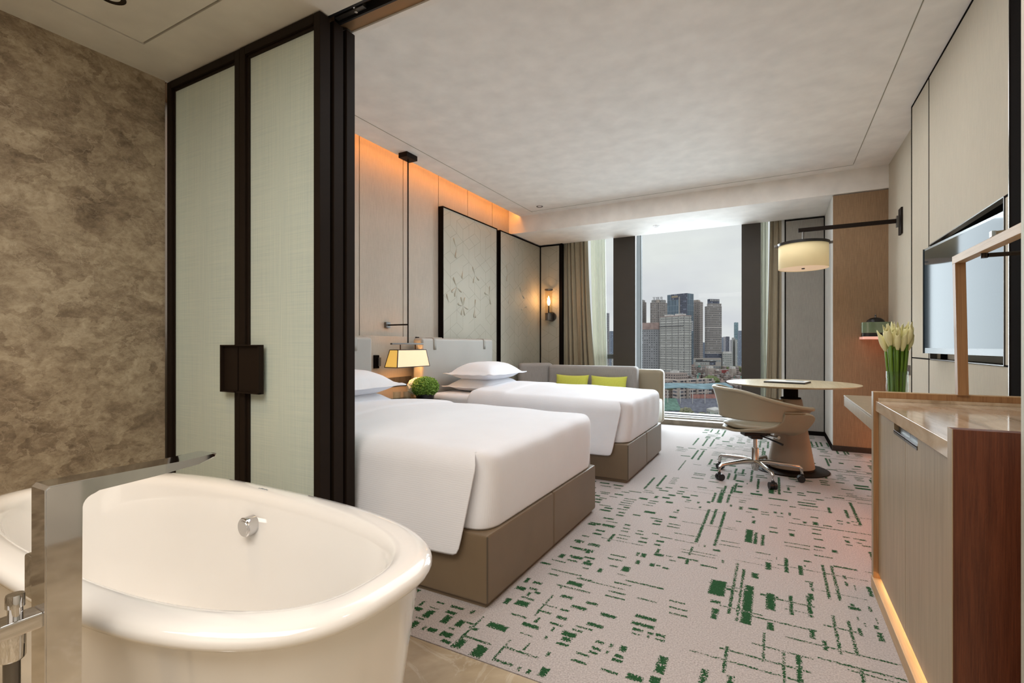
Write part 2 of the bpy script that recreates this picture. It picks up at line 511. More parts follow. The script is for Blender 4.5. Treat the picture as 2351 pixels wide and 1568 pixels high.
# ---------------------------------------------------------------- mesh builder
class MB:
    def __init__(s):
        s.b = bmesh.new()
        s.uvl = None
        s.bev = False

    def uv(s):
        if s.uvl is None:
            s.uvl = s.b.loops.layers.uv.new('UVMap')
        return s.uvl

    def _tag(s, faces, mi):
        for f in faces:
            f.material_index = mi

    def box(s, x0, x1, y0, y1, z0, z1, bev=0.0, mi=0, seg=2, M=None):
        r = bmesh.ops.create_cube(s.b, size=1)
        vs = r['verts']
        for v in vs:
            v.co = Vector(((x0 + x1) / 2 + v.co.x * (x1 - x0), (y0 + y1) / 2 + v.co.y * (y1 - y0), (z0 + z1) / 2 + v.co.z * (z1 - z0)))
        if M is not None:
            for v in vs:
                v.co = M @ v.co
        fs = {f for v in vs for f in v.link_faces}
        s._tag(fs, mi)
        if bev > 0:
            s.bev = True
            es = list({e for v in vs for e in v.link_edges})
            r2 = bmesh.ops.bevel(s.b, geom=es, offset=bev, segments=seg, affect='EDGES', profile=.5)
            s._tag(r2['faces'], mi)
        return s

    def cyl(s, p0, p1, r0, r1=None, seg=24, mi=0, caps=True):
        p0, p1 = Vector(p0), Vector(p1)
        r1 = r0 if r1 is None else r1
        d = p1 - p0
        q = d.to_track_quat('Z', 'Y')
        A, B = [], []
        for i in range(seg):
            a = 2 * PI * i / seg
            v = Vector((math.cos(a), math.sin(a), 0))
            A.append(s.b.verts.new(p0 + q @ (v * r0)))
            B.append(s.b.verts.new(p1 + q @ (v * r1)))
        fs = [s.b.faces.new((A[i], A[(i + 1) % seg], B[(i + 1) % seg], B[i])) for i in range(seg)]
        if caps:
            fs.append(s.b.faces.new(A[::-1]))
            fs.append(s.b.faces.new(B))
        s._tag(fs, mi)
        return s

    def lathe(s, c, prof, seg=32, mi=0, sx=1.0, sy=1.0):
        """prof: list of (radius, z), radius 0 closes to a point"""
        c = Vector(c)
        rings = []
        for r, z in prof:
            if r <= 1e-6:
                rings.append([s.b.verts.new(c + Vector((0, 0, z)))])
            else:
                rings.append([s.b.verts.new(c + Vector((r * sx * math.cos(2 * PI * i / seg), r * sy * math.sin(2 * PI * i / seg), z))) for i in range(seg)])
        fs = []
        for a, b in zip(rings, rings[1:]):
            for i in range(seg):
                j = (i + 1) % seg
                if len(a) == 1 and len(b) == 1:
                    continue
                if len(a) == 1:
                    fs.append(s.b.faces.new((a[0], b[j], b[i])))
                elif len(b) == 1:
                    fs.append(s.b.faces.new((a[i], a[j], b[0])))
                else:
                    fs.append(s.b.faces.new((a[i], a[j], b[j], b[i])))
        s._tag(fs, mi)
        return s

    def tube(s, pts, r, seg=12, mi=0, rect=None):
        """sweep a round (or rect = (half width, half height)) section along a polyline"""
        pts = [Vector(p) for p in pts]
        rings = []
        n = len(pts)
        rr = r if isinstance(r, (list, tuple)) else [r] * n
        up = Vector((0, 0, 1))
        for i, p in enumerate(pts):
            d = (pts[min(i + 1, n - 1)] - pts[max(i - 1, 0)]).normalized()
            u = up if abs(d.dot(up)) < .95 else Vector((0, 1, 0))
            sd = d.cross(u).normalized()
            u2 = sd.cross(d).normalized()
            if rect:
                cs = [(-rect[0], -rect[1]), (rect[0], -rect[1]), (rect[0], rect[1]), (-rect[0], rect[1])]
                rings.append([s.b.verts.new(p + sd * a + u2 * b) for a, b in cs])
            else:
                rings.append([s.b.verts.new(p + sd * (rr[i] * math.cos(2 * PI * k / seg)) + u2 * (rr[i] * math.sin(2 * PI * k / seg))) for k in range(seg)])
        fs = []
        m_ = len(rings[0])
        for a, b in zip(rings, rings[1:]):
            for k in range(m_):
                j = (k + 1) % m_
                fs.append(s.b.faces.new((a[k], a[j], b[j], b[k])))
        fs.append(s.b.faces.new(rings[0][::-1]))
        fs.append(s.b.faces.new(rings[-1]))
        s._tag(fs, mi)
        return s

    def prism(s, poly, axis, a, b, mi=0):
        """extrude a 2-D outline along an axis from a to b"""
        def mk(p, k):
            return {'X': (k, p[0], p[1]), 'Y': (p[0], k, p[1]), 'Z': (p[0], p[1], k)}[axis]
        A = [s.b.verts.new(mk(p, a)) for p in poly]
        B = [s.b.verts.new(mk(p, b)) for p in poly]
        n = len(poly)
        fs = [s.b.faces.new((A[i], A[(i + 1) % n], B[(i + 1) % n], B[i])) for i in range(n)]
        fs += [s.b.faces.new(A[::-1]), s.b.faces.new(B)]
        s._tag(fs, mi)
        return s

    def grid(s, fn, nu, nv, close_u=False, close_v=False, mi=0, uvfn=None):
        P = [[s.b.verts.new(fn(i / (nu if close_u else nu), j / nv)) for j in range(nv + (0 if close_v else 1))] for i in range(nu + (0 if close_u else 1))]
        fs = []
        I, J = len(P), len(P[0])
        for i in range(nu):
            for j in range(nv):
                q = (P[i][j], P[(i + 1) % I][j], P[(i + 1) % I][(j + 1) % J], P[i][(j + 1) % J])
                try:
                    f = s.b.faces.new(q)
                except ValueError:
                    continue
                fs.append(f)
        s._tag(fs, mi)
        return P

    def ico(s, c, r, sub=2, sc=(1, 1, 1), mi=0, disp=0.0, freq=3.0, seed=0.0):
        q = bmesh.ops.create_icosphere(s.b, subdivisions=sub, radius=1)
        for v in q['verts']:
            k = 1.0
            if disp:
                k += disp * noise.noise(v.co * freq + Vector((seed, seed * 1.7, seed * .6))) + disp * .6 * noise.noise(v.co * freq * 2.3 + Vector((seed, 3, 1)))
            v.co = Vector(c) + Vector((v.co.x * sc[0], v.co.y * sc[1], v.co.z * sc[2])) * (r * k)
        s._tag({f for v in q['verts'] for f in v.link_faces}, mi)
        return s

    def build(s, name, mats, parent=None, smooth=True, angle=35, local=False, sub=0, solid=0.0, soff=-1.0, bevel=0.0, fix=True):
        me = bpy.data.meshes.new(name)
        if fix:
            bmesh.ops.recalc_face_normals(s.b, faces=s.b.faces)
        if parent is not None and not local:
            inv = world_matrix(parent).inverted()
            for v in s.b.verts:
                v.co = inv @ v.co
        s.b.to_mesh(me)
        s.b.free()
        for m_ in (mats if isinstance(mats, (list, tuple)) else [mats]):
            me.materials.append(MATS[m_])
        if smooth:
            me.shade_smooth()
            if angle < 179:
                me.set_sharp_from_angle(angle=math.radians(angle))
        o = bpy.data.objects.new(name, me)
        COL.objects.link(o)
        if parent is not None:
            o.parent = parent
        if bevel:
            md = o.modifiers.new('bevel', 'BEVEL')
            md.width = bevel
            md.segments = 2
        if s.bev and smooth and not sub and not solid:
            md = o.modifiers.new('even_normals', 'WEIGHTED_NORMAL')
            md.keep_sharp = True
            md.weight = 100
        if solid:
            md = o.modifiers.new('solid', 'SOLIDIFY')
            md.thickness = solid
            md.offset = soff
        if sub:
            md = o.modifiers.new('sub', 'SUBSURF')
            md.levels = sub
            md.render_levels = sub
        return o


def world_matrix(o):
    m_ = Matrix.LocRotScale(o.location, o.rotation_euler, o.scale)
    return world_matrix(o.parent) @ m_ if o.parent else m_


def thing(name, label, cat, loc=(0, 0, 0), rz=0.0, group=None):
    o = bpy.data.objects.new(name, None)
    o.empty_display_size = .1
    COL.objects.link(o)
    o.location = loc
    o.rotation_euler = (0, 0, rz)
    tag(o, label, cat, group)
    return o


def tag(o, label, cat, group=None):
    o['label'] = label
    o['category'] = cat
    if group:
        o['group'] = group
    return o


def struct(mb, name, mats, **kw):
    o = mb.build(name, mats, None, **kw)
    o['kind'] = 'structure'
    return o


def dup(root, loc, rz=None, label=None, group=None):
    r = root.copy()
    COL.objects.link(r)
    r.location = loc
    if rz is not None:
        r.rotation_euler = (0, 0, rz)
    if label:
        r['label'] = label
    if group:
        r['group'] = group
    for ch in list(root.children):
        c = ch.copy()
        COL.objects.link(c)
        c.parent = r
        for g in ch.children:
            d = g.copy()
            COL.objects.link(d)
            d.parent = c
    return r


def superell(cx, cy, rx, ry, n, a):
    c, s_ = math.cos(a), math.sin(a)
    return (cx + rx * math.copysign(abs(c) ** (2 / n), c), cy + ry * math.copysign(abs(s_) ** (2 / n), s_))


def sstep(a, b, x):
    t_ = max(0.0, min(1.0, (x - a) / (b - a)))
    return t_ * t_ * (3 - 2 * t_)

# ================================================================ THE SETTING
XL, XR, ZC, ZS, ZB = -3.27, .97, 2.848, 2.62, 2.52      # headboard wall, TV wall, ceilings
YB, YW, YG = 5.952, 6.86, 7.25                          # beam face, window-wall plane, glass

struct(MB().box(-2.93, 1.35, -1.7, 1.415, -.12, 0), 'floor', 'marble_floor')
struct(MB().box(-3.4, 1.2, 1.415, 7.4, -.12, -.004), 'floor_bedroom', 'stone_ledge')

# carpet with its tufted marks as low quads in the same mesh
mb = MB()
mb.box(-3.262, .965, 1.42, 6.87, -.004, .0)
uvl = mb.uv()
HAND = [(189,2047,209,2326),(239,2065,259,2310),(189,2468,211,2836),(227,2473,249,2847),(-179,2140,-157,2660),(-147,2098,-125,2601),(-401,2831,-371,3447),(-306,2828,-276,3444),(-360,3157,-330,3471),(-403,2638,-383,2761),(-163,1746,-143,1907),(-47,1871,-31,2064),(14,1786,32,1970),(53,1809,83,1974),(-371,3614,-321,3968),(-403,3609,-373,3852),(-310,3639,-280,3855),(5,4026,35,4549),(-165,2965,-105,3176),(-116,2957,-86,3149),(-80,2951,-50,3125),(42,2253,67,2423),(107,2268,137,2460),(383,3674,413,3855),(417,3004,442,3132),(29,2660,59,2841),(89,2662,119,2775),(-48,2250,7,2405),(-135,2093,-75,2437),(-279,2272,-179,2423),(-887,3698,-857,4055),(-828,2612,-798,2735),(291,3731,321,3861),(-138,4093,-108,4412),(-61,4020,-1,4299),(104,2107,134,2175),(142,2045,167,2115),(238,1908,258,1978),(-754,4390,-734,4807),(-269,1812,67,1828),(-178,1877,104,1893),(-78,1962,113,1978),(126,1976,370,1996),(29,2065,383,2079),(159,2221,271,2239),(-89,2159,136,2175),(-2,2354,142,2372),(-61,2360,11,2390),(-271,2378,-108,2390),(-208,2185,-47,2199),(-203,2341,-147,2371),(246,2832,345,2862),(39,3055,160,3077),(39,3005,157,3023),(-97,2837,-25,2855),(-443,2695,-265,2709),(-438,2660,-269,2674),(-442,2574,-340,2604),(-536,3400,-293,3412),(-510,3123,-197,3135),(-603,3801,-150,3811),(-518,3887,-88,3897),(395,3714,526,3726),(-44,3733,28,3753),(-578,2809,-507,2829),(-496,2808,-381,2820),(-612,2210,-437,2232),(-805,2131,-741,2151),(-877,2153,-800,2173),(-824,2022,-712,2042),(-863,2643,-628,2655),(152,2531,344,2541),(129,2734,371,2744),(373,2842,425,2852),(6,2730,267,2742),(-184,2689,27,2697),(-473,2526,-439,2546),(-329,2536,-250,2566),(-517,2908,-393,2924),(-269,2916,-175,2932),(-272,2859,-167,2875),(-253,3153,-207,3165),(303,4088,486,4104),(138,3751,327,3763),(166,3958,247,3978),(29,2287,132,2299),(170,2938,253,2960),(250,3030,290,3072),(-94,2765,-17,2775),(209,1954,361,1966),(-659,2260,-616,2272),(-1032,1430,-1014,1658),(-864,1447,-848,1571),(-856,1757,-840,1944),(-794,1538,-780,1588),(-853,1515,-720,1533),(-859,1434,-780,1460),(-1025,1502,-902,1520),(-873,2025,-713,2043),(-956,2152,-799,2174),(-813,2126,-589,2138),(-1262,1605,-1211,1617),(-846,1621,-793,1633),(-860,1846,-791,1858),(-857,1791,-795,1813),(-777,1839,-737,1864),(-838,1715,-814,1755),(-855,2009,-835,2044),(-389,2072,-312,2092),(-381,2027,-308,2047),(-580,1697,-545,1727),(-532,1698,-510,1728),(-498,1694,-460,1734),(-582,1655,-544,1685),(-534,1654,-514,1679),(-496,1652,-463,1682),(-582,1634,-548,1654),(-497,1629,-460,1654),(-482,1840,-440,1870),(-427,1842,-402,1867),(-396,1844,-359,1874),(-477,1816,-440,1836),(-427,1820,-409,1840),(-393,1818,-357,1843),(-366,1691,-317,1741),(-366,1641,-316,1691),(-432,1559,-375,1609),(-368,1574,-320,1624),(-226,1693,-189,1738),(-227,1656,-190,1701),(-148,1685,-112,1745),(-37,2093,-1,2153),(-245,2195,-204,2235),(-239,2110,-196,2160),(-235,2071,-199,2116),(-245,2267,-207,2297),(-54,2650,-13,2740),(-112,2525,-62,2585),(348,2577,375,2677),(261,2409,305,2449),(328,2426,348,2476),(279,2329,289,2359),(297,2292,309,2322),(268,2209,289,2269),(325,2201,356,2271),(343,2336,352,2386),(326,2291,350,2321),(269,2635,290,2685),(304,2606,314,2666),(267,2714,292,2754),(266,2441,292,2471),(188,3578,233,3608),(186,3443,234,3503),(184,3348,235,3378),(180,3272,230,3302),(184,3182,231,3212),(136,3442,172,3482),(247,3446,294,3476),(177,3062,231,3092),(174,3019,220,3039),(324,3582,363,3612),(328,3531,357,3551),(371,3569,400,3599),(404,3608,443,3628),(407,3548,448,3568),(330,3295,365,3320),(327,3217,362,3257),(330,3173,363,3198),(378,3297,409,3317),(386,3233,412,3253),(402,3287,439,3317),(406,3196,449,3226),(-38,3260,7,3290),(-37,3178,11,3218),(60,3272,99,3292),(58,3176,100,3226),(-552,3561,-516,3591),(-556,3525,-521,3545),(-483,3534,-455,3574),(-426,3577,-390,3617),(-458,3436,-433,3476),(-577,3298,-552,3338),(-586,3264,-552,3294),(-595,3152,-544,3202),(-770,3512,-729,3572),(-712,3531,-656,3581),(66,3554,88,3624),(-22,3560,12,3600),(17,3567,46,3597),(-279,3567,-255,3617),(-225,3532,-186,3602),(-164,3557,-101,3617),(-140,3402,-111,3432),(-137,3297,-103,3357),(-217,3276,-186,3306),(78,3745,118,3775),(66,4166,98,4266),(-49,4080,3,4120),(-137,4013,-103,4053),(-264,4172,-254,4202),(-205,4200,-190,4240),(-620,2502,-579,2552),(-646,2503,-615,2553),(-623,2409,-587,2459),(-557,2545,-504,2595),(-556,2419,-518,2459),(-666,2302,-609,2362),(-518,2434,-495,2454),(-486,2418,-453,2448),(-498,2569,-464,2589),(-559,2586,-530,2646),(-405,2526,-375,2586),(-244,2622,-223,2662),(-371,2779,-362,2809),(-345,2788,-330,2818),(-298,2753,-255,2793),(-2,2798,6,2828),(119,2832,156,2862),(116,2770,131,2790),(116,2593,149,2613),(128,2545,150,2595),(132,2513,151,2543),(116,2425,147,2485),(-982,2522,-924,2562),(-899,2505,-831,2555),(-973,2436,-908,2466),(-896,2423,-838,2473),(-933,2327,-868,2367),(-864,2351,-803,2381),(-929,2280,-868,2310),(-847,2275,-796,2325),(-759,2236,-726,2286),(-827,2238,-796,2258),(-999,2813,-926,2863),(-907,2813,-841,2863),(-920,2903,-847,2923),(-1317,1554,-1270,1594),(-1258,1536,-1203,1596),(-1256,1646,-1214,1666),(-1181,1598,-1128,1633),(-1186,1644,-1121,1674),(-1166,1539,-1118,1599),(-1101,1545,-1055,1595),(-1066,1579,-1021,1599),(-1255,1456,-1208,1506),(-1262,1516,-1214,1531),(-1167,1464,-1127,1504),(-1193,1466,-1172,1496),(-1107,1460,-1056,1510),(-1080,1435,-1037,1465),(-1033,1433,-982,1493),(-957,1424,-888,1494),(-1025,1489,-1011,1519),(-1102,1516,-1073,1536),(-1037,1551,-993,1581),(-1316,1597,-1288,1637),(-1252,1449,-1231,1469),(-758,1628,-736,1658),(-755,1691,-739,1721),(-711,1680,-651,1730),(-698,1651,-656,1691),(-702,1624,-655,1649),(-710,1544,-691,1574),(-696,1443,-655,1493),(-764,1431,-746,1456),(-730,1433,-710,1458),(-1406,1642,-1368,1702),(-1094,1646,-1068,1676),(-966,1786,-903,1846),(-967,1931,-925,1961),(-958,1877,-931,1917),(-931,1909,-901,1939),(-964,1851,-899,1876),(-1020,1778,-979,1828),(-950,2101,-894,2126),(-1020,1980,-991,2030),(-1024,1901,-973,1951),(-1032,2189,-972,2219),(-978,2512,-929,2562),(-888,2517,-838,2557),(-960,2428,-897,2468),(-884,2411,-845,2461),(-989,2297,-944,2347),(-918,2315,-857,2365),(-842,2303,-805,2343),(-1004,2794,-950,2844),(-924,2819,-841,2869)]
rects = []
for r in HAND:
    x0, y0, x1, y1 = (v / 1000 for v in r)
    if x1 - x0 < y1 - y0:
        x0, x1 = x0 + (x1 - x0) * .15, x1 - (x1 - x0) * .15
    else:
        y0, y1 = y0 + (y1 - y0) * .15, y1 - (y1 - y0) * .15
    rects.append((x0, y0, x1, y1))


def clear_of_hand(x0, y0, x1, y1):
    for a in rects:
        if x0 < a[2] + .012 and x1 > a[0] - .012 and y0 < a[3] + .012 and y1 > a[1] - .012:
            return False
    return True


rnd = random.Random(11)
for k in range(190):
    # far part of the floor: clusters of dashes and crossing threads
    cx, cy = rnd.uniform(-.95, .9), rnd.uniform(3.4, 6.8)
    kind = rnd.random()
    if kind < .45:
        cols, rows = rnd.randint(2, 4), rnd.randint(2, 5)
        w, g, h = rnd.uniform(.05, .13), rnd.uniform(.03, .06), rnd.choice((.016, .022, .03, .05))
        for i in range(cols):
            for j in range(rows):
                if rnd.random() < .8:
                    x, y = cx + i * (w + g), cy + j * (h + .03)
                    r = (x, y, x + w * rnd.uniform(.7, 1), y + h)
                    if clear_of_hand(*r) and r[2] < .95:
                        rects.append(r)
    elif kind < .8:
        l, y = rnd.uniform(.2, .7), cy
        for j in range(rnd.randint(1, 3)):
            r = (cx, y, min(.95, cx + l), y + .014)
            if r[2] > r[0] + .05 and clear_of_hand(r[0] + .05, r[1], r[2] - .05, r[3]):
                rects.append(r)
            y += rnd.uniform(.05, .12)
    else:
        l = rnd.uniform(.15, .5)
        for j in range(rnd.randint(1, 3)):
            x = cx + j * rnd.uniform(.05, .1)
            if x < .93:
                rects.append((x, cy, x + .022, min(6.8, cy + l)))
for k in range(60):
    # crowded rows of dashes along the bed ends
    cx, cy = rnd.uniform(-1.0, -.62), rnd.uniform(1.46, 3.75)
    w, h = rnd.uniform(.05, .10), rnd.choice((.014, .018, .026, .04))
    for i in range(rnd.randint(1, 3)):
        for j in range(rnd.randint(2, 4)):
            r = (cx + i * (w + .035), cy + j * (h + .03), cx + i * (w + .035) + w * rnd.uniform(.7, 1), cy + j * (h + .03) + h)
            if rnd.random() < .85 and clear_of_hand(*r):
                rects.append(r)
for k in range(70):
    cx, cy = rnd.uniform(-1.35, -.95), rnd.uniform(3.08, 3.72)
    r = (cx, cy, cx + rnd.uniform(.05, .10), cy + rnd.choice((.018, .03)))
    if clear_of_hand(*r):
        rects.append(r)
for n_, (x0, y0, x1, y1) in enumerate(rects):
    if x1 - x0 < .004 or y1 - y0 < .004:
        continue
    z = .00020 + (n_ * 37 % 101) * .000005
    # frame the quad so that UV = metres from the nearest edge in each direction
    xm, ym = (x0 + x1) / 2, (y0 + y1) / 2
    xs, ys = (x0, xm, x1), (y0, ym, y1)
    g = [[mb.b.verts.new((x, y, z)) for y in ys] for x in xs]
    for i in range(2):
        for j in range(2):
            f = mb.b.faces.new((g[i][j], g[i + 1][j], g[i + 1][j + 1], g[i][j + 1]))
            f.material_index = 1
            for lp in f.loops:
                p = lp.vert.co
                lp[uvl].uv = (min(p.x - x0, x1 - p.x), min(p.y - y0, y1 - p.y))
cp = mb.build('carpet', ['carpet_pile', 'carpet_green'], smooth=False, fix=False)
tag(cp, 'pale pinkish grey fitted carpet with ragged green dash and line pattern', 'carpet')

# bathroom shell
struct(MB().box(-3.25, -2.93, -1.75, 1.44, -.1, 2.7), 'wall_left', 'marble_brown')
struct(MB().box(-3.0, 1.4, -1.85, -1.7, -.1, 2.7), 'wall_back', 'marble_brown')
struct(MB().box(1.35, 1.5, -1.75, 1.3, -.1, 2.7), 'wall_right', 'white_paint')
struct(MB().box(.469, 1.5, 1.27, 1.462, -.1, ZB), 'wall_right_jamb', 'jamb_paint')
# bathroom ceiling: recessed panel joint
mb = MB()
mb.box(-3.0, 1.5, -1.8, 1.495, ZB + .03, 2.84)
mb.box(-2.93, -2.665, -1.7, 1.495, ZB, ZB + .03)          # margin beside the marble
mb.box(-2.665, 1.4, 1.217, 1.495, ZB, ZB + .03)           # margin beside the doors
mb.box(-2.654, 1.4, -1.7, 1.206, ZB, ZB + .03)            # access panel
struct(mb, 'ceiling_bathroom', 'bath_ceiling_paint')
# header over the sliding doors with the door track
struct(MB().box(-3.27, 1.2, 1.495, 1.665, 2.56, 2.846), 'trim_1', 'brass_strip')
mb = MB()
mb.box(-1.75, 1.2, 1.497, 1.510, 2.522, 2.56)
mb.box(-1.75, 1.2, 1.553, 1.562, 2.518, 2.56)
rail = mb.build('door_track', 'black_plastic')
rail['kind'] = 'structure'
struct(MB().box(-1.73, 1.2, 1.514, 1.522, 2.545, 2.56), 'trim_2', 'alu_polished')
struct(MB().box(-1.73, 1.2, 1.564, 1.636, 2.535, 2.5595), 'trim_3', 'brass_strip')
struct(MB().box(-3.27, 1.2, 1.638, 1.664, 2.528, 2.5595), 'trim_4', 'ceiling_paint')
h = thing('door_roller', 'metal hanger roller in the ceiling track above the stacked doors', 'door roller', (-1.63, 1.535, 2.54))
MB().box(-1.72, -1.55, 1.526, 1.55, 2.528, 2.552, .002).build('bracket', 'gunmetal', h)
MB().cyl((-1.60, 1.525, 2.54), (-1.60, 1.508, 2.54), .010, seg=18).build('wheel', 'alu_polished', h)
MB().cyl((-1.60, 1.538, 2.531), (-1.60, 1.538, 2.522), .007, seg=12).build('bolt', 'alu_polished', h)

# bedroom shell
mb = MB()
seams = [3.182 + .579 * k for k in range(-3, 6)]
ys = [1.45] + [s_ for s_ in seams if s_ > 1.5] + [YW + .02]
for a, b in zip(ys, ys[1:]):
    mb.box(XL - .030, XL, a + .005, b - .005, 0, 3.06)
struct(mb, 'wall_headboard', 'wall_fabric')
struct(MB().box(XL - .17, XL - .028, 1.4, 7.6, -.1, 3.1), 'wall_headboard_backing', 'black_trim')
struct(MB().box(XL, -3.205, 1.67, 3.872, 0, 1.165, .004), 'trim_5', 'wall_fabric')
struct(MB().box(XL, -3.200, 3.876, 3.925, 0, 1.165), 'trim_18', 'black_trim')
struct(MB().box(XL, -3.205, 3.929, 4.322, 0, 1.165, .004), 'trim_19', 'wall_fabric')     # low fabric panel behind the beds
struct(MB().box(-3.095, 1.1, 1.665, YB + .01, ZC, 2.90), 'ceiling', 'ceiling_paint')
struct(MB().box(XL, 1.1, 1.665, YB + .01, 3.06, 3.12), 'ceiling_cove', 'ceiling_paint')
struct(MB().box(XL, 1.1, 1.60, 1.665, 2.846, 3.1), 'wall_front', 'ceiling_paint')
struct(MB().box(XL, 1.1, YB, 6.2, ZS + .0, 3.06), 'wall_beam', 'ceiling_paint')
struct(MB().box(XL, 1.1, 6.2, 6.875, ZS, 2.98), 'ceiling_window_bay', 'ceiling_paint')
struct(MB().box(XL, 1.1, 6.875, 7.5, 2.95, 3.0), 'ceiling_curtain_pocket', 'ceiling_paint')
struct(MB().box(XL - .15, 1.1, 7.30, 7.5, 2.95, 3.6), 'wall_window_head', 'mullion_brown')
struct(MB().box(XL, .95, YB - .006, YB, ZS, ZS + .012), 'trim_6', 'ceiling_paint')
# shadow joint that runs round the ceiling
mb = MB()
for x0, x1, y0, y1 in ((-2.851, -2.845, 1.7, 5.83), (.661, .667, 1.7, 5.78), (-2.851, .667, 5.797, 5.803)):
    mb.box(x0, x1, y0, y1, ZC - .0012, ZC + .001)
struct(mb, 'trim_7', 'panel_line', smooth=False)
# added strip out of view, gives the pillar base its orange glow
led = MB().box(XR - .022, XR - .004, 4.66, 5.86, .062, .078).build('pillar_glow_strip', 'led_pillar_glow', smooth=False)
tag(led, 'added unseen glow strip low on the right wall between desk and brown pillar', 'light strip')
# cove LED lying on the back edge of the ceiling board
led = MB().box(-3.135, -3.10, 1.75, YB - .03, 2.905, 2.915).build('cove_light_strip', 'led_orange')
tag(led, 'hidden orange light strip in the ceiling slot along the headboard wall', 'light strip')

# TV wall: recessed wall, then the raised fabric boards with the screen niche
struct(MB().box(XR, XR + .15, 1.42, 7.6, -.1, 2.9), 'wall_right_bedroom', 'wall_fabric_right')
PX = .885
mb = MB()
G = .005
NY0, NY1, NZ0, NZ1 = 2.925, 4.088, .992, 1.732        # niche
for y0, y1, z0, z1 in ((4.137, 4.588, .992, 2.838), (4.137, 4.588, .06, .986), (2.806, 4.127, NZ1 + .004, 2.838),
                       (2.806, 4.127, .06, NZ0 - .006), (2.806, NY0 - .008, NZ0, NZ1 - .004), (NY1 + .002, 4.127, NZ0, NZ1)):
    mb.box(PX, PX + .05, y0 + .001, y1 - .001, z0, z1, .002)
struct(mb, 'wall_right_panels', 'wall_fabric_right')
mb = MB()
mb.box(PX + .012, XR, 2.70, NY0 - .004, .02, ZC)
mb.box(PX + .012, XR, NY1 + .004, 4.592, .02, ZC)
mb.box(PX + .012, XR, NY0 - .004, NY1 + .004, .02, NZ0 - .002)
mb.box(PX + .012, XR, NY0 - .004, NY1 + .004, NZ1 + .002, ZC)
mb.box(PX - .004, XR, 4.588, 4.594, .02, ZC)
mb.box(PX - .004, XR, 2.81, 4.592, 2.838, ZC - .001)
mb.box(PX - .02, XR, 2.69, 2.80, .02, ZC - .001)
mb.box(PX - .0015, PX + .03, 4.127, 4.137, .02, 2.838)
mb.box(PX - .0015, PX + .03, 4.137, 4.588, .985, .993)
mb.box(PX - .0015, PX + .03, 2.806, 4.127, NZ0 - .007, NZ0 - .001)
mb.box(PX - .0015, PX + .03, 2.806, NY0 - .002, NZ1 - .005, NZ1 + .005)
struct(mb, 'trim_8', 'black_trim', smooth=False)
struct(MB().box(PX - .024, PX + .02, 2.800, 2.806, .02, ZC - .001), 'trim_9', 'alu_polished')
mb = MB()
w_ = .005
mb.box(PX - .004, PX + .03, NY0 - w_, NY0, NZ0 - w_, NZ1 + w_)
mb.box(PX - .004, PX + .03, NY1, NY1 + w_, NZ0 - w_, NZ1 + w_)
mb.box(PX - .004, PX + .03, NY0, NY1, NZ0 - w_, NZ0)
mb.box(PX - .004, PX + .03, NY0, NY1, NZ1, NZ1 + w_)
struct(mb, 'trim_10', 'gunmetal', smooth=False)
struct(MB().box(.90, XR - .001, 1.47, 2.69, 0, ZC), 'wall_right_side', 'wall_fabric_right')

# brown clad pillar, its white reveal, the grey bay panel beyond
PL = .510
struct(MB().box(PL + .004, XR, YB + .02, YB + .10, .055, ZS - .008), 'wall_pillar', 'wall_fabric_brown')
struct(MB().box(PL, XR, YB + .03, YW + .1, .0, ZS - .004), 'wall_pillar_side', 'white_paint')
struct(MB().box(PL - .006, XR, YB + .012, YB + .034, 0, .055), 'baseboard_pillar', 'wood_night')
struct(MB().box(PL - .008, PL, YB + .034, YW, 0, .055), 'baseboard_reveal', 'black_trim')
struct(MB().box(.105, PL - .004, YW, YW + .05, .05, ZS - .022, .002), 'wall_bay_panel', 'wall_fabric_grey')
mb = MB()
mb.box(.092, .104, YW - .004, YW + .06, .0, ZS - .004)
mb.box(PL - .012, PL - .001, YW - .003, YW + .03, .0, ZS - .01)
mb.box(.092, PL - .002, YW - .003, YW + .05, ZS - .022, ZS - .010)
mb.box(.092, PL - .002, YW - .004, YW + .05, .0, .05)
struct(mb, 'trim_11', 'black_trim', smooth=False)
struct(MB().box(.06, XR, YW + .06, 7.6, 0, 2.98), 'wall_bay_core', 'white_paint')
struct(MB().box(XL, -2.87, YW + .05, 7.6, 0, 2.98), 'wall_window_left', 'black_trim')

# window wall: stone ledge, frame, two brown pillars, glass
struct(MB().box(XL, .12, 6.872, 7.45, 0, .066), 'trim_12', 'stone_ledge')
mb = MB()
mb.box(-2.9, .12, 7.02, 7.45, .066, .085, .002)
mb.box(-2.9, .12, 7.10, 7.45, .085, .098, .002)
struct(mb, 'trim_13', 'pvc_white')
struct(MB().box(-2.9, .12, 7.205, 7.222, .098, .110), 'trim_14', 'gasket')
for n_, (x0, x1) in enumerate(((-2.062, -1.745), (-.388, -.172))):
    mb = MB()
    mb.box(x0, x1, YW + .016, 6.93, .066, 2.95)
    mb.box(x0 + .003, x1 - .002, 6.93, 7.295, .066, 2.95, mi=1)  # grey colour stands in for daylight on the pillar's side face
    mb.box(x1 - .012, x1 + .004, 7.20, 7.26, .066, 2.95, mi=2)
    struct(mb, 'wall_window_pillar', ['mullion_brown', 'mullion_grey', 'gasket'], smooth=False)
struct(MB().box(-2.9, -2.06, 7.19, 7.27, .875, .945), 'trim_15', 'mullion_grey')
for n_, (x0, x1) in enumerate(((-2.88, -2.06), (-1.742, -.39), (-.17, .1))):
    g = MB().box(x0, x1, YG - .004, YG + .004, .10, 2.949).build('window_%d' % (n_ + 1), 'window_glass', smooth=False)
    g['kind'] = 'structure'

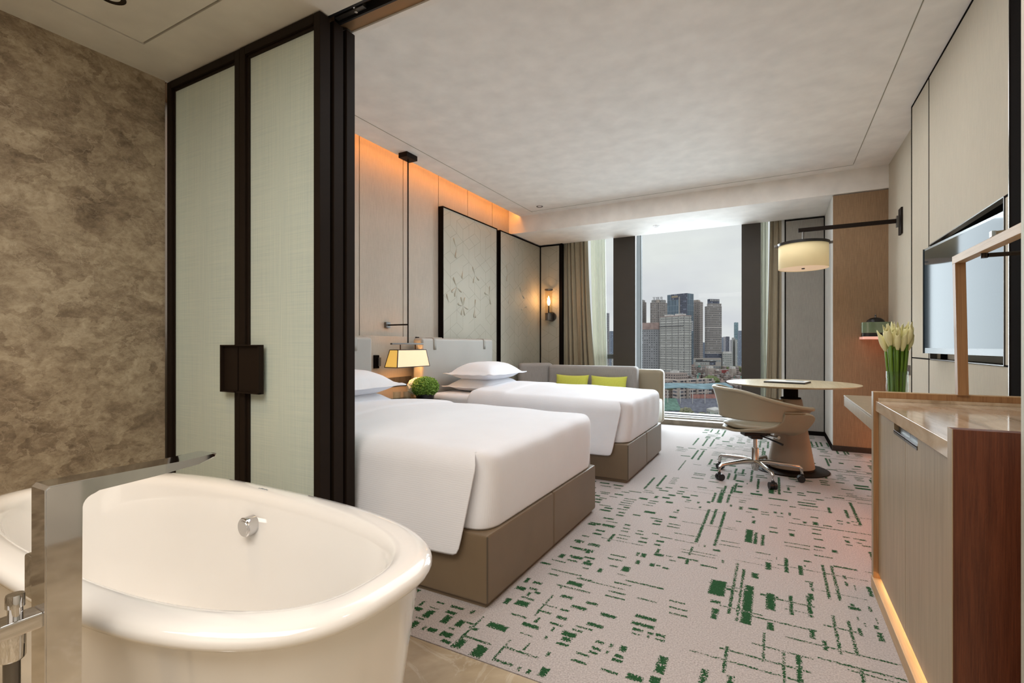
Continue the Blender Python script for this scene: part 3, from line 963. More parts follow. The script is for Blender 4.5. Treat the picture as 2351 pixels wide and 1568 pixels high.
# ---------------------------------------------------------------- sliding glass doors
def glass_door(label, x0, x1, y0, y1, handle=None):
    """framed leaf with woven glass; handle = (x0, x1) of its flat square pull"""
    t_ = thing('sliding_door', label, 'sliding door', ((x0 + x1) / 2, (y0 + y1) / 2, .0), 0, 'sliding glass doors of the bathroom')
    zb, zt, f = .012, ZB - .006, .040
    mb = MB()
    mb.box(x0, x0 + f, y0, y1, zb, zt, .003)
    mb.box(x1 - f, x1, y0, y1, zb, zt, .003)
    mb.box(x0 + f, x1 - f, y0, y1, zt - f, zt, .003)
    mb.box(x0 + f, x1 - f, y0, y1, zb, zb + .07, .003)
    b = .014
    for a0, a1, c0, c1 in ((x0 + f, x0 + f + b, zb + .07, zt - f), (x1 - f - b, x1 - f, zb + .07, zt - f)):
        mb.box(a0, a1, y0 + .012, y1 - .012, c0, c1, .003)
    mb.box(x0 + f, x1 - f, y0 + .012, y1 - .012, zt - f - b, zt - f, .003)
    mb.build('door_frame', 'bronze_frame', t_)
    MB().box(x0 + f + .004, x1 - f - .004, (y0 + y1) / 2 - .006, (y0 + y1) / 2 + .006, zb + .06, zt - f - .004).build('glass_pane', 'woven_glass', t_, smooth=False)
    if handle:
        hx0, hx1 = handle
        mb = MB()
        r_ = .010
        hz0, hz1 = .852, 1.082
        mb.box(hx0, hx1, y0 - .006, y0 + .004, hz0, hz1, .001)
        mb.box(hx0, hx1, y0 - .022, y0 - .006, hz1 - .006, hz1, .001)
        mb.box(hx0, hx1, y0 - .022, y0 - .006, hz0, hz0 + .006, .001)
        if handle[0] < (x0 + x1) / 2:
            mb.box(hx1 - r_, hx1, y0 - .022, y0 - .006, hz0, hz1, .001)
        else:
            mb.box(hx0, hx0 + r_, y0 - .022, y0 - .006, hz0, hz1, .001)
        mb.build('door_handle', 'bronze_frame', t_)
    return t_


glass_door('dark framed woven glass door leaf next to the brown marble wall', -2.928, -2.283, 1.448, 1.496, (-2.405, -2.288))
glass_door('dark framed woven glass door leaf right of the one by the marble wall', -2.279, -1.718, 1.446, 1.502, (-2.274, -2.100))
glass_door('dark bronze door leaf stacked in the middle, seen edge on', -2.70, -1.716, 1.520, 1.574)
glass_door('dark bronze door leaf stacked nearest the beds, seen edge on', -2.70, -1.713, 1.590, 1.640)

# ---------------------------------------------------------------- decorative wall panels, embossed
def clip(p, q, r):
    (x0, y0), (x1, y1) = p, q
    t0, t1 = 0.0, 1.0
    dx, dy = x1 - x0, y1 - y0
    for pp, qq in ((-dx, x0 - r[0]), (dx, r[1] - x0), (-dy, y0 - r[2]), (dy, r[3] - y0)):
        if abs(pp) < 1e-12:
            if qq < 0:
                return None
            continue
        k = qq / pp
        if pp < 0:
            t0 = max(t0, k)
        else:
            t1 = min(t1, k)
    if t1 - t0 < .02:
        return None
    return (x0 + dx * t0, y0 + dy * t0), (x0 + dx * t1, y0 + dy * t1)


def rhombs(rect, W, seed, skip=.16):
    """edges of a rhombus tiling: every hexagon is split in three from its centre"""
    rr = random.Random(seed)
    a = W / math.sqrt(3)
    segs, seen = [], set()
    for j in range(-2, int((rect[3] - rect[2]) / (1.5 * a)) + 3):
        for i in range(-2, int((rect[1] - rect[0]) / W) + 3):
            cx = rect[0] + i * W + (W / 2 if j % 2 else 0)
            cz = rect[2] + j * 1.5 * a
            V_ = [(cx + a * math.cos(PI / 6 + k * PI / 3), cz + a * math.sin(PI / 6 + k * PI / 3)) for k in range(6)]
            par = rr.random() < .5
            for k in range(6):
                segs.append((V_[k], V_[(k + 1) % 6]))
            for k in range(0, 6, 2):
                segs.append(((cx, cz), V_[(k + (1 if par else 0)) % 6]))
    out = []
    for p, q in segs:
        key = tuple(sorted(((round(p[0], 3), round(p[1], 3)), (round(q[0], 3), round(q[1], 3)))))
        if key in seen:
            continue
        seen.add(key)
        if rr.random() < skip:
            continue
        c_ = clip(p, q, rect)
        if c_:
            out.append(c_)
    return out


def deco_panel(label, origin, sdir, ndir, s0, s1, z0, z1, thick, W, seed, flowers=(), frame=True):
    """panel in the plane origin + s * sdir, facing ndir"""
    O, S, Nn = Vector(origin), Vector(sdir), Vector(ndir)
    t_ = thing('wall_panel', label, 'wall panel', O + S * ((s0 + s1) / 2) + Vector((0, 0, z0)))

    def at(s_, z, d):
        return O + S * s_ + Nn * d + Vector((0, 0, z))

    def slab(mb, a, b, c, d, n0, n1, mi=0, bev=0):
        p, q = at(a, c, n0), at(b, d, n1)
        mb.box(min(p.x, q.x), max(p.x, q.x), min(p.y, q.y), max(p.y, q.y), min(p.z, q.z), max(p.z, q.z), bev, mi)
    mb = MB()
    slab(mb, s0 + .012, s1 - .012, z0, z1 - .012, -thick, 0, 0, .003)
    for (a0, b0), (a1, b1) in rhombs((s0 + .02, s1 - .02, z0 + .01, z1 - .02), W, seed):
        d = Vector((a1 - a0, b1 - b0))
        nrm = Vector((-d.y, d.x)).normalized() * .0016
        q = [(a0 + nrm.x, b0 + nrm.y), (a1 + nrm.x, b1 + nrm.y), (a1 - nrm.x, b1 - nrm.y), (a0 - nrm.x, b0 - nrm.y)]
        v = [mb.b.verts.new(at(x, y, .0006)) for x, y in q]
        f = mb.b.faces.new(v)
        f.material_index = 1
    for fs, fz, petals, ln in flowers:
        for ang in petals:
            a = math.radians(ang)
            dr = Vector((math.cos(a), math.sin(a)))
            pr = Vector((-dr.y, dr.x))

            def fn(u, v, dr=dr, pr=pr, fs=fs, fz=fz, ln=ln):
                # teardrop: narrow at the flower centre, fat at the outer end
                r = .5 - .5 * math.cos(v * PI)
                w = .27 * ln * (math.sin(PI * min(1, r)) ** .6) * (.12 + .88 * r * r)
                th = u * PI
                p = Vector((fs, fz)) + dr * (r * ln) + pr * (w * math.cos(th))
                return at(p.x, p.y, .0005 + w * .75 * math.sin(th))
            mb.grid(fn, 8, 10, mi=0)
    mb.build('embossed_board', ['panel_cream', 'panel_line'], t_, angle=30, fix=True)
    if frame:
        mb = MB()
        slab(mb, s0, s0 + .012, z0, z1, -thick, .006)
        slab(mb, s1 - .012, s1, z0, z1, -thick, .006)
        slab(mb, s0 + .012, s1 - .012, z1 - .012, z1, -thick, .006)
        mb.build('edge_trim', 'black_trim', t_, smooth=False)
    return t_


FL1 = [(4.60, 2.19, (118, 262), .12), (4.99, 1.93, (118, -28, 250), .11), (4.60, 1.745, (118, -22, 255, 215), .12), (4.455, 1.55, (112,), .11),
       (4.735, 1.535, (112, 68, 168, -12, 250, 290), .115), (4.985, 1.525, (80, 262, 280), .115), (5.325, 1.715, (82, 168, -72), .12), (4.735, 1.96, (258,), .11)]
FL2 = [(5.81, 2.06, (110, 255), .12), (6.22, 1.81, (118, -28), .11), (5.86, 1.74, (255,), .1), (6.45, 1.32, (75, 262), .11), (6.30, 1.62, (20, 200), .1)]
deco_panel('tall cream embossed panel with raised flower petals behind the far bed', (-3.212, 0, 0), (0, 1, 0), (1, 0, 0), 4.335, 5.525, .02, 2.605, .056, .252, 3, FL1)
struct(MB().box(XL, -3.240, 5.525, 5.60, 0, 2.6), 'trim_16', 'black_trim')
deco_panel('cream embossed panel between the flowered one and the window corner', (-3.212, 0, 0), (0, 1, 0), (1, 0, 0), 5.60, 6.852, .02, 2.605, .056, .252, 5, FL2)
deco_panel('narrow cream embossed panel facing the room beside the curtain', (0, YW - .02, 0), (1, 0, 0), (0, -1, 0), -3.205, -2.875, .02, 2.605, .05, .252, 9)
struct(MB().box(-2.873, -2.842, YW - .024, YW + .05, 0, ZS), 'trim_17', 'black_trim')


# ---------------------------------------------------------------- downlights
def downlight(label, x, y, z, r=.042):
    t_ = thing('downlight', label, 'downlight', (x, y, z))
    MB().lathe((x, y, z), [(r * .55, .012), (r * .62, -.001), (r, -.003), (r, .0)], 28).build('trim_ring', 'bronze_metal', t_)
    MB().lathe((x, y, z), [(0, .004), (r * .6, .004)], 20).build('lens', 'lens_dark', t_)
    return t_


downlight('small round downlight in the bedroom ceiling by the orange cove', -2.649, 5.636, ZC)
downlight('small round downlight in the lowered ceiling in front of the window', -1.361, 6.435, ZS)
downlight('round downlight in the bathroom ceiling above the tub', -2.416, .985, ZB + .001, .05)

# ================================================================ BATHTUB
TX, TY, TRX, TRY = -1.512, .770, .822, .358
tub = thing('bathtub', 'white freestanding oval bathtub with rolled rim in the foreground', 'bathtub', (TX, TY, 0))
NA = 96


def tub_ring(rx, ry, n, z, dx=0.0):
    return [Vector((*superell(TX + dx, TY, rx, ry, n, 2 * PI * i / NA), z)) for i in range(NA)]


prof = [(.700, .235, 2.5, .004), (.715, .250, 2.5, .0), (.730, .268, 2.5, .03), (.752, .294, 2.6, .20), (.778, .320, 2.7, .40), (.796, .338, 2.75, .536), (.798, .340, 2.75, .543),
        (.812, .352, 2.8, .543), (.819, .357, 2.8, .547), (.8225, .3595, 2.8, .556), (.820, .358, 2.8, .567), (.809, .348, 2.8, .576), (.788, .328, 2.8, .5795),
        (.760, .302, 2.75, .580), (.742, .285, 2.7, .576), (.730, .274, 2.65, .566), (.722, .267, 2.6, .550), (.700, .250, 2.5, .44), (.668, .232, 2.4, .30), (.628, .212, 2.35, .19),
        (.585, .188, 2.3, .135), (.50, .15, 2.2, .112), (.30, .09, 2, .104), (.08, .03, 2, .101)]
mb = MB()
rings = [[mb.b.verts.new(p) for p in tub_ring(*q)] for q in prof]
for a, b in zip(rings, rings[1:]):
    for i in range(NA):
        j = (i + 1) % NA
        mb.b.faces.new((a[i], a[j], b[j], b[i]))
mb.b.faces.new(rings[-1])
mb.b.faces.new(rings[0][::-1])
mb.build('tub_shell', 'ceramic_white', tub, angle=60)
# overflow knob on the far inner wall
ox, oz = -1.545, .478
mb = MB()
mb.cyl((ox, TY + .262, oz), (ox, TY + .226, oz), .032, seg=40)
mb.cyl((ox, TY + .226, oz), (ox, TY + .223, oz), .032, .029, seg=40)
mb.cyl((ox, TY + .2232, oz), (ox, TY + .2215, oz), .0235, .0225, seg=36)
mb.build('overflow_knob', 'chrome', tub)
MB().cyl((-1.60, TY, .1025), (-1.60, TY, .107), .032, seg=30).build('drain', 'chrome', tub)
# small maker's mark printed on the rim: five tiny strokes
mb = MB()
for k, (w, hh) in enumerate(((.006, .004), (.007, .007), (.006, .006), (.006, .007), (.007, .004))):
    x = -1.592 + k * .0105
    mb.box(x, x + w, TY + .308, TY + .308 + hh, .5798, .5806)
mb.build('printed_mark', 'ink_grey', tub, smooth=False)

# ---------------------------------------------------------------- floor-standing tap
CX = -1.050                       # plane of its broad face
tap = thing('bath_tap', 'chrome floor standing bath tap with long flat spout over the tub', 'tap', (CX - .012, .362, 0))
y0, y1 = .338, .385
zt = .848
mb = MB()
# broad flat L: column and spout in one folded sheet, outline in the (y, z) plane
outl = [(y0, .012), (y1, .012), (y1, zt - .046), (y1 + .0012, zt - .040), (y1 + .0040, zt - .0345), (y1 + .0080, zt - .030), (y1 + .0130, zt - .0268), (y1 + .0190, zt - .0246), (y1 + .026, zt - .0236), (.50, zt - .020), (.58, zt - .014), (.612, zt - .006),
        (.617, zt + .001), (.608, zt + .002), (.55, zt - .001), (.45, zt), (y0 + .006, zt), (y0, zt - .006)]
mb.prism(outl, 'X', CX - .056, CX)
bmesh.ops.bevel(mb.b, geom=[e for e in mb.b.edges if abs(e.verts[0].co.x - e.verts[1].co.x) < 1e-6], offset=.0022, segments=2, affect='EDGES')
mb.build('column_and_spout', 'chrome', tap, angle=25)
MB().box(CX - .06, CX + .03, y0 - .03, y1 + .03, 0, .012, .003).build('base_plate', 'chrome', tap)
MB().box(CX - .046, CX - .006, .215, y0 + .001, .618, .643, .003).build('hand_shower_arm', 'chrome', tap, angle=25)
mb = MB()
mb.box(CX - .110, CX - .055, .345, .375, .640, .715, .004)
mb.build('mixer_block', 'chrome', tap, angle=25)
mb = MB()
mb.lathe((CX - .026, .310, .643), [(.0, 0), (.0095, 0), (.0095, .016), (.012, .017), (.012, .034), (.0112, .037), (0, .0375)], 28)
mb.build('diverter_knob', 'chrome', tap)
mb = MB()
mb.lathe((CX - .026, .306, .578), [(0, 0), (.0155, 0), (.017, .003), (.017, .042), (0, .042)], 28)
mb.build('hose_socket', 'chrome', tap)
mb = MB()
mb.tube([(CX - .026, .306, .58), (CX - .026, .306, .50), (CX - .026, .30, .32), (CX - .04, .28, .16), (CX - .07, .28, .05), (CX - .09, .30, .014)], .0105, 14)
mb.build('hose', 'gunmetal', tap)

# ================================================================ BEDS
XF, XH = -1.03, -3.0


def make_bed(y0, y1, label, hb0, hb1, xf):
    t_ = thing('bed', label, 'bed', ((xf + XH) / 2, (y0 + y1) / 2, 0), 0)
    ym = (y0 + y1) / 2
    mb = MB()
    mb.box(XH - .02, xf, y0, ym - .0015, .022, .305, .012)
    mb.box(XH - .02, xf, ym + .0015, y1, .022, .305, .012)
    mb.box(XH + .0, xf - .02, y0 + .02, y1 - .02, .0, .03)
    mb.box(XH + .05, xf - .004, ym - .003, ym + .003, .03, .302)
    mb.build('bed_base', 'leather_taupe', t_)
    mb = MB()
    mb.box(xf - .0035, xf + .0012, y0 - .0012, y0 + .0035, .03, .300)
    mb.build('corner_piping', 'leather_seam', t_)
    mb = MB()
    mb.box(XH, xf - .055, y0 + .035, y1 - .035, .306, .612, .05, 0, 4)
    mb.build('mattress', 'linen_plain', t_)
    # headboard: upholstered slab with two straps over its top
    mb = MB()
    mb.box(-3.125, -3.005, hb0, hb1, .02, 1.152, .028, 0, 4)
    mb.build('headboard', 'leather_headboard', t_)
    for ys_ in (hb0 + .20, hb1 - .20):
        mb = MB()
        pts = [(-3.128, 1.09), (-3.127, 1.130), (-3.118, 1.148), (-3.10, 1.1545), (-3.03, 1.1545), (-3.012, 1.148), (-3.003, 1.130), (-3.0028, 1.08), (-3.0028, 1.035)]
        mb.grid(lambda u, v, ys_=ys_: Vector((pts[round(u * (len(pts) - 1))][0], ys_ - .022 + .044 * v + .004 * (2 * v - 1) * (1 - u), pts[round(u * (len(pts) - 1))][1])), len(pts) - 1, 2)
        mb.build('headboard_strap', 'strap_leather', t_, angle=60, solid=.004, soff=0)
    return t_


make_bed(1.694, 3.045, 'near twin bed with brown leather base beside the sliding doors', 1.66, 3.075, -1.03)
make_bed(3.770, 5.022, 'far twin bed with brown leather base next to the sofa', 3.73, 5.075, -1.012)


def make_duvet(y0, y1, label, xf):
    """white cover: crowned top, flaps hanging at both sides, tucked in over the foot"""
    ya, yb, ym = y0 - .012, y1 + .012, (y0 + y1) / 2
    hw = (yb - ya) / 2
    xh, xfold, xe = -2.50, -2.13, xf - .075
    t_ = thing('duvet', label, 'duvet', ((xh + xf) / 2, ym, .3))
    zedge = .648

    def crown(y, x):
        k = max(0.0, 1 - ((y - ym) / hw) ** 2)
        e_ = sstep(xf + .0, xf - .75, x)
        return zedge - .012 + (.012 + .042 * e_) * (k ** .75)
    # stations along the bed
    xs = [xh - .012, xh, xh + .02, xh + .06] + [xh + .06 + (xfold - .002 - xh - .06) * k / 4 for k in range(1, 5)] + [xfold + .004] + \
         [xfold + .004 + (xe - xfold - .004) * k / 20 for k in range(1, 21)]
    NT_ = 26
    # cross-section parameters: near hem -> top -> far hem
    hang = [(.0, .0), (.16, .0), (.34, .0), (.52, .0), (.70, .0), (.84, .0), (.93, .0)]
    mb = MB()
    uvl = mb.uv()
    rows = []
    arc = []
    for ix, x in enumerate(xs):
        row, al = [], []
        fold = .013 if x <= xfold - .001 else 0.0
        headd = .055 if ix == 0 else (.02 if ix == 1 else (.005 if ix == 2 else 0.0))
        for side in (0, 1):
            pts = []
            for h_, _ in hang:
                # h_ 0 at the hem, 1 at the top edge
                z = .205 + (zedge - .035 - .205) * h_
                slant = (-.085 if side == 0 else -.015) * (1 - h_) * sstep(xf - .45, xe, x)
                out = (.028 if side == 0 else .055) * (1 - h_) ** 1.3 + .006 * math.sin(7 * x + side) * (1 - h_) + .004 * math.sin(19 * x + 2 * side) * (1 - h_) + .012
                xx = x + slant + (xf - .012 - xe) * sstep(xf - .40, xe, x) * .55
                yy = (ya - out + .012) if side == 0 else (yb + out - .012)
                if ix == 0:
                    yy += .01 if side == 0 else -.01
                pts.append(Vector((xx, yy, z)))
            if side == 0:
                near = pts
            else:
                far = pts[::-1]
        top = []
        for k in range(NT_ + 1):
            f = k / NT_
            # slower near the edges to round them
            a = (f - .5) * PI
            yy = ym + hw * (math.sin(a) * .35 + (2 * f - 1) * .65)
            z = crown(yy, x)
            dd = hw - abs(yy - ym)
            r_ = .045
            if dd < r_:
                z -= r_ - math.sqrt(max(0, r_ * r_ - (r_ - dd) ** 2))
            z += fold - headd + .0025 * math.sin(9 * yy + 3 * x) + .002 * math.sin(17 * x + 5 * yy)
            top.append(Vector((x, yy, z)))
        row = near + top[1:-1] + far
        vs = [mb.b.verts.new(p) for p in row]
        s_ = 0
        al = [0]
        for p, q in zip(row, row[1:]):
            s_ += (q - p).length
            al.append(s_)
        rows.append(vs)
        arc.append(al)
    nh = len(hang)
    J = len(rows[0])

    def quad(vs, uvs):
        f = mb.b.faces.new(vs)
        for lp, u in zip(f.loops, uvs):
            lp[uvl].uv = u
    for i in range(len(rows) - 1):
        for j in range(J - 1):
            quad((rows[i][j], rows[i + 1][j], rows[i + 1][j + 1], rows[i][j + 1]),
                 ((arc[i][j], xs[i]), (arc[i][j], xs[i + 1]), (arc[i][j + 1], xs[i + 1]), (arc[i][j + 1], xs[i])))
    # the foot: roll over and go down behind the flaps
    ja, jb = nh, J - nh - 1
    last = rows[-1]
    n_top = jb - ja + 1
    Rr = .085
    steps = [(.25, 0), (.5, 0), (.75, 0), (1, 0), (1, .25), (1, .5), (1, .75), (1, 1)]
    cols = []
    wrap = [(-.11, .030), (-.055, .026), (-.015, .012)]        # behind the near flap: (dx, inset)
    base_cols = []
    for k in range(n_top):
        p = last[ja + k].co
        base_cols.append((0.0, p.y, p.z))
    allc = [(-.13, ya + .040, None), (-.075, ya + .034, None), (-.030, ya + .030, None)] + base_cols + [(-.030, yb - .030, None), (-.075, yb - .034, None), (-.13, yb - .040, None)]
    prev = None
    for st in range(len(steps) + 1):
        line = []
        for c, (dx, yy, zz) in enumerate(allc):
            inner = zz is not None
            if st == 0:
                if inner:
                    line.append(last[ja + c - 3])
                else:
                    kk = 3 if c < 3 else 3 + n_top - 1
                    e_ = last[ja] if c < 3 else last[jb]
                    line.append(mb.b.verts.new(e_.co + Vector((dx * .5, .016 if c < 3 else -.016, -.012))))
                continue
            ar, dn = steps[st - 1]
            zz_ = zz if inner else ((last[ja] if c < 3 else last[jb]).co.z - .012)
            yv = yy
            # corner of the tucked foot in plan
            edge = hw - abs(yy - ym)
            pull = .050 * (1 - sstep(0, .11, edge)) if inner else .06
            bulge = .016 * math.sin(PI * min(1, .35 + .65 * dn)) if dn > 0 else .016 * math.sin(PI * .35) * ar
            x = xe + (xf - xe - .012) * math.sin(ar * PI / 2) + bulge - pull * ar + dx
            z = zz_ - Rr * (1 - math.cos(ar * PI / 2)) * .62
            z1 = z + (.304 - z) * dn
            inset = .030 * (1 - sstep(0, .05, edge)) * (1 if yy < ym else -1) if inner else 0
            yv = yy + inset * ar
            x += .0025 * math.sin(23 * yv) * (1 - dn)
            line.append(mb.b.verts.new((x, yv, z1)))
        if prev is not None:
            for c in range(len(allc) - 1):
                u0, u1 = allc[c][1] + 3 + allc[c][0], allc[c + 1][1] + 3 + allc[c + 1][0]
                quad((prev[c], line[c], line[c + 1], prev[c + 1]), ((u0, 0), (u0, .1), (u1, .1), (u1, 0)))
        prev = line
    return mb.build('cover', 'linen_stripe', t_, angle=180, solid=.005, soff=-1, sub=1)


make_duvet(1.694, 3.045, 'white striped duvet covering the near twin bed', -1.03)
make_duvet(3.770, 5.022, 'white striped duvet covering the far twin bed', -1.012)


def pillow_mesh(L_, Wd, H, fl, seed):
    """flanged pillow, long axis along local y"""
    mb = MB()
    n = 26
    rr = random.Random(seed)
    ph = [rr.uniform(0, 6) for _ in range(6)]

    def hgt(u, v):
        a, b = abs(u), abs(v)
        k = max(0, 1 - a ** 3.4) ** .58 * max(0, 1 - b ** 3.4) ** .58
        return k * H * .62

    def fn(top):
        def f(i, j):
            u, v = 2 * i - 1, 2 * j - 1
            x, y = u * (Wd / 2 + fl), v * (L_ / 2 + fl)
            uu, vv = min(1, abs(x) / (Wd / 2)), min(1, abs(y) / (L_ / 2))
            h = hgt(uu, vv)
            # pinch the flange corners outward a little, wrinkle near them
            cr = (uu * vv) ** 3
            x *= 1 + .03 * cr
            y *= 1 + .03 * cr
            wr = .005 * math.sin(14 * u + ph[0] + 3 * v) * math.sin(9 * v + ph[1]) * (.3 + cr)
            z = (h if top else -h * .55) + wr + .006 * cr * (1 if rr else 0)
            z += (.003 if top else -.003)
            return Vector((x, y, z + H * .35))
        return f
    P = mb.grid(fn(True), n, n)
    Q = mb.grid(fn(False), n, n)
    for k in range(n):
        for a, b in (((k, 0), (k + 1, 0)), ((k, n), (k + 1, n)), ((0, k), (0, k + 1)), ((n, k), (n, k + 1))):
            try:
                mb.b.faces.new((P[a[0]][a[1]], P[b[0]][b[1]], Q[b[0]][b[1]], Q[a[0]][a[1]]))
            except ValueError:
                pass
    return mb


for (cx, cy, z, rz, h, lab, sd) in ((-2.67, 2.385, .612, .02, .15, 'white pillow under the top one on the near bed', 1), (-2.68, 2.40, .722, -.02, .19, 'white flanged pillow on top of the near bed\'s stack', 2),
                                (-2.67, 4.355, .612, -.03, .15, 'white pillow under the top one on the far bed', 3), (-2.66, 4.36, .722, .03, .19, 'plump white flanged pillow on top of the far bed\'s stack', 4)):
    o = pillow_mesh(.68 if h > .18 else .66, .46, h, .042, sd).build('pillow', 'linen_plain', None, angle=180)
    o.location = (cx, cy, z)
    o.rotation_euler = (0, 0, rz)
    tag(o, lab, 'pillow')

# ================================================================ BEDSIDE
ns = thing('nightstand', 'dark wooden nightstand between the two beds', 'nightstand', (-2.97, 3.42, 0))
mb = MB()
pl = [(-3.2, 3.12), (-2.80, 3.12), (-2.76, 3.14), (-2.74, 3.18), (-2.74, 3.66), (-2.76, 3.70), (-2.80, 3.72), (-3.2, 3.72)]
mb.prism(pl, 'Z', .545, .575)
mb.build('table_top', 'wood_night', ns, bevel=.003)
MB().box(-3.2, -2.78, 3.15, 3.69, .06, .545, .006).build('cabinet_body', 'wood_night', ns)
MB().box(-2.785, -2.768, 3.17, 3.67, .30, .53, .003).build('drawer', 'wood_night', ns)
MB().box(-3.17, -2.80, 3.18, 3.66, 0, .06).build('plinth', 'black_trim', ns)

tr = MB().lathe((-2.93, 3.335, .575), [(0, 0), (.125, 0), (.135, .006), (.137, .016), (.133, .017), (.128, .008), (0, .007)], 40, sx=.8, sy=1.15).build('tray', 'wood_night')
tag(tr, 'dark oval tray carrying two glasses on the nightstand', 'tray')
for k, (gx, gy) in enumerate(((-2.945, 3.305), (-2.885, 3.372))):
    g = MB().lathe((gx, gy, .583), [(0, 0), (.028, 0), (.031, .004), (.034, .085), (.0325, .085), (.029, .009), (0, .007)], 28).build('drinking_glass', 'vase_glass')
    tag(g, ('clear tumbler at the back left of the nightstand tray', 'clear tumbler on the nightstand tray nearer the flowers')[k], 'glass', 'glasses on the nightstand tray')
pot = thing('flower_pot', 'round head of green hydrangea in a low black pot on the nightstand', 'flowers', (-2.865, 3.60, .575))
MB().lathe((-2.865, 3.60, .575), [(0, 0), (.07, 0), (.082, .008), (.086, .055), (.083, .058), (.078, .05), (0, .046)], 36).build('pot', 'pot_black', pot)
mb = MB()
q = bmesh.ops.create_icosphere(mb.b, subdivisions=6, radius=1)
for v in q['verts']:
    d = v.co.normalized()
    k = 1 + .13 * noise.noise(d * 9) + .16 * abs(noise.noise(d * 17 + Vector((4, 1, 2)))) + .06 * noise.noise(d * 34)
    v.co = Vector((-2.865, 3.60, .695)) + Vector((d.x * .118 * k, d.y * .125 * k, d.z * .088 * k))
mb.build('flower_head', 'hydrangea_green', pot, angle=60)
mb = MB()
q = bmesh.ops.create_icosphere(mb.b, subdivisions=5, radius=1)
for v in q['verts']:
    d = v.co.normalized()
    k = 1 + .16 * noise.noise(d * 10 + Vector((7, 7, 1)))
    v.co = Vector((-2.955, 3.600, .695)) + Vector((d.x * .070 * k, d.y * .120 * k, d.z * .080 * k))
mb.build('pale_flower_head', 'petal_pale', pot, angle=60)

# socket and switch strip over the nightstand
sw = thing('switch_panel', 'grey strip of sockets and switches over the nightstand', 'switch panel', (-3.2, 3.59, .735))
SY0, SY1, SZ0, SZ1 = 3.375, 3.800, .690, .775
MB().box(-3.205, -3.193, SY0, SY1, SZ0, SZ1, .002).build('plate', 'panel_grey', sw)
for k in range(5):
    a = SY0 + .004 + k * .0834
    MB().box(-3.194, -3.191, a, a + .080, SZ0 + .004, SZ1 - .004, .0008).build('module', 'panel_grey', sw)
for k, cs in enumerate(((.02, .045, .065), (.02, .055), (.04,), (.02, .055), (.02, .04, .062))):
    for c in cs:
        a = SY0 + .004 + k * .0834 + c
        MB().cyl((-3.192, a, .728), (-3.1895, a, .728), .0045, seg=12).build('button', 'alu_polished' if (k in (1, 2, 3)) else 'black_plastic', sw)
rl = thing('reading_light', 'small black wall reading light left of the shaded pendant', 'wall lamp', (-3.2, 3.315, .93))
MB().box(-3.205, -3.188, 3.285, 3.345, .870, .990, .002).build('back_plate', 'black_trim', rl)
MB().cyl((-3.170, 3.327, .890), (-3.170, 3.327, .968), .014, seg=24).build('lamp_head', 'gunmetal', rl)
MB().cyl((-3.19, 3.327, .960), (-3.168, 3.327, .960), .006, seg=12).build('swivel', 'gunmetal', rl)

# pendant with a tapered box shade
PXc, PYc = -3.005, 3.525
pd = thing('pendant_lamp', 'bedside pendant lamp with lit tapered cream shade on thin black rods', 'pendant lamp', (PXc, PYc, ZC))
MB().box(PXc - .05, PXc + .05, PYc - .075, PYc + .075, ZC - .045, ZC, .003).build('ceiling_rose', 'bronze_frame', pd)
MB().cyl((PXc, PYc, 1.095), (PXc, PYc, ZC - .04), .0065, seg=14).build('rod', 'bronze_frame', pd)
mb = MB()
mb.box(XL, -3.245, PYc - .03, PYc + .03, 1.245, 1.30, .003)
mb.build('wall_bracket', 'gunmetal', pd)
MB().cyl((-3.25, PYc, 1.272), (PXc, PYc, 1.272), .007, seg=14).build('bracket_arm', 'bronze_frame', pd)
MB().box(PXc - .012, PXc + .012, 3.30, 3.738, 1.085, 1.100, .002).build('cross_bar', 'gunmetal', pd)
for yy in (3.42, 3.63):
    MB().cyl((PXc, yy, 1.035), (PXc, yy, 1.087), .005, seg=12).build('hanger', 'bronze_frame', pd)
zb, zt_ = .882, 1.038
B4 = [(-3.078, 3.296), (-2.932, 3.296), (-2.932, 3.752), (-3.078, 3.752)]
T4 = [(-3.052, 3.335), (-2.958, 3.335), (-2.958, 3.730), (-3.052, 3.730)]


def lerp3(a, b, f):
    return Vector(a) + (Vector(b) - Vector(a)) * f


for nm, i, mt in (('shade_end_panel', 0, 'shade_end'), ('shade_long_panel', 1, 'shade_cream'), ('shade_end_panel', 2, 'shade_end'), ('shade_long_panel', 3, 'shade_cream')):
    mb = MB()
    j = (i + 1) % 4
    q = [(*B4[i], zb), (*B4[j], zb), (*T4[j], zt_), (*T4[i], zt_)]
    mb.b.faces.new([mb.b.verts.new(p) for p in q])
    mb.build(nm, mt, pd, solid=.002, soff=0, smooth=False)
mb = MB()
for i in range(4):
    j = (i + 1) % 4
    mb.tube([(*B4[i], zb), (*B4[j], zb)], .01, rect=(.0032, .0032))
    mb.tube([(*T4[i], zt_), (*T4[j], zt_)], .01, rect=(.0032, .0032))
    mb.tube([(*B4[i], zb), (*T4[i], zt_)], .01, rect=(.0032, .0032))
mb.build('shade_frame', 'bronze_metal', pd, smooth=False)
for yy in (3.42, 3.63):
    MB().ico((PXc, yy, .955), .028, 2).build('bulb', 'bulb_glow', pd)
point_light('pendant_bulb', (PXc, PYc, .925), 2.2, (1, .52, .20), .05)

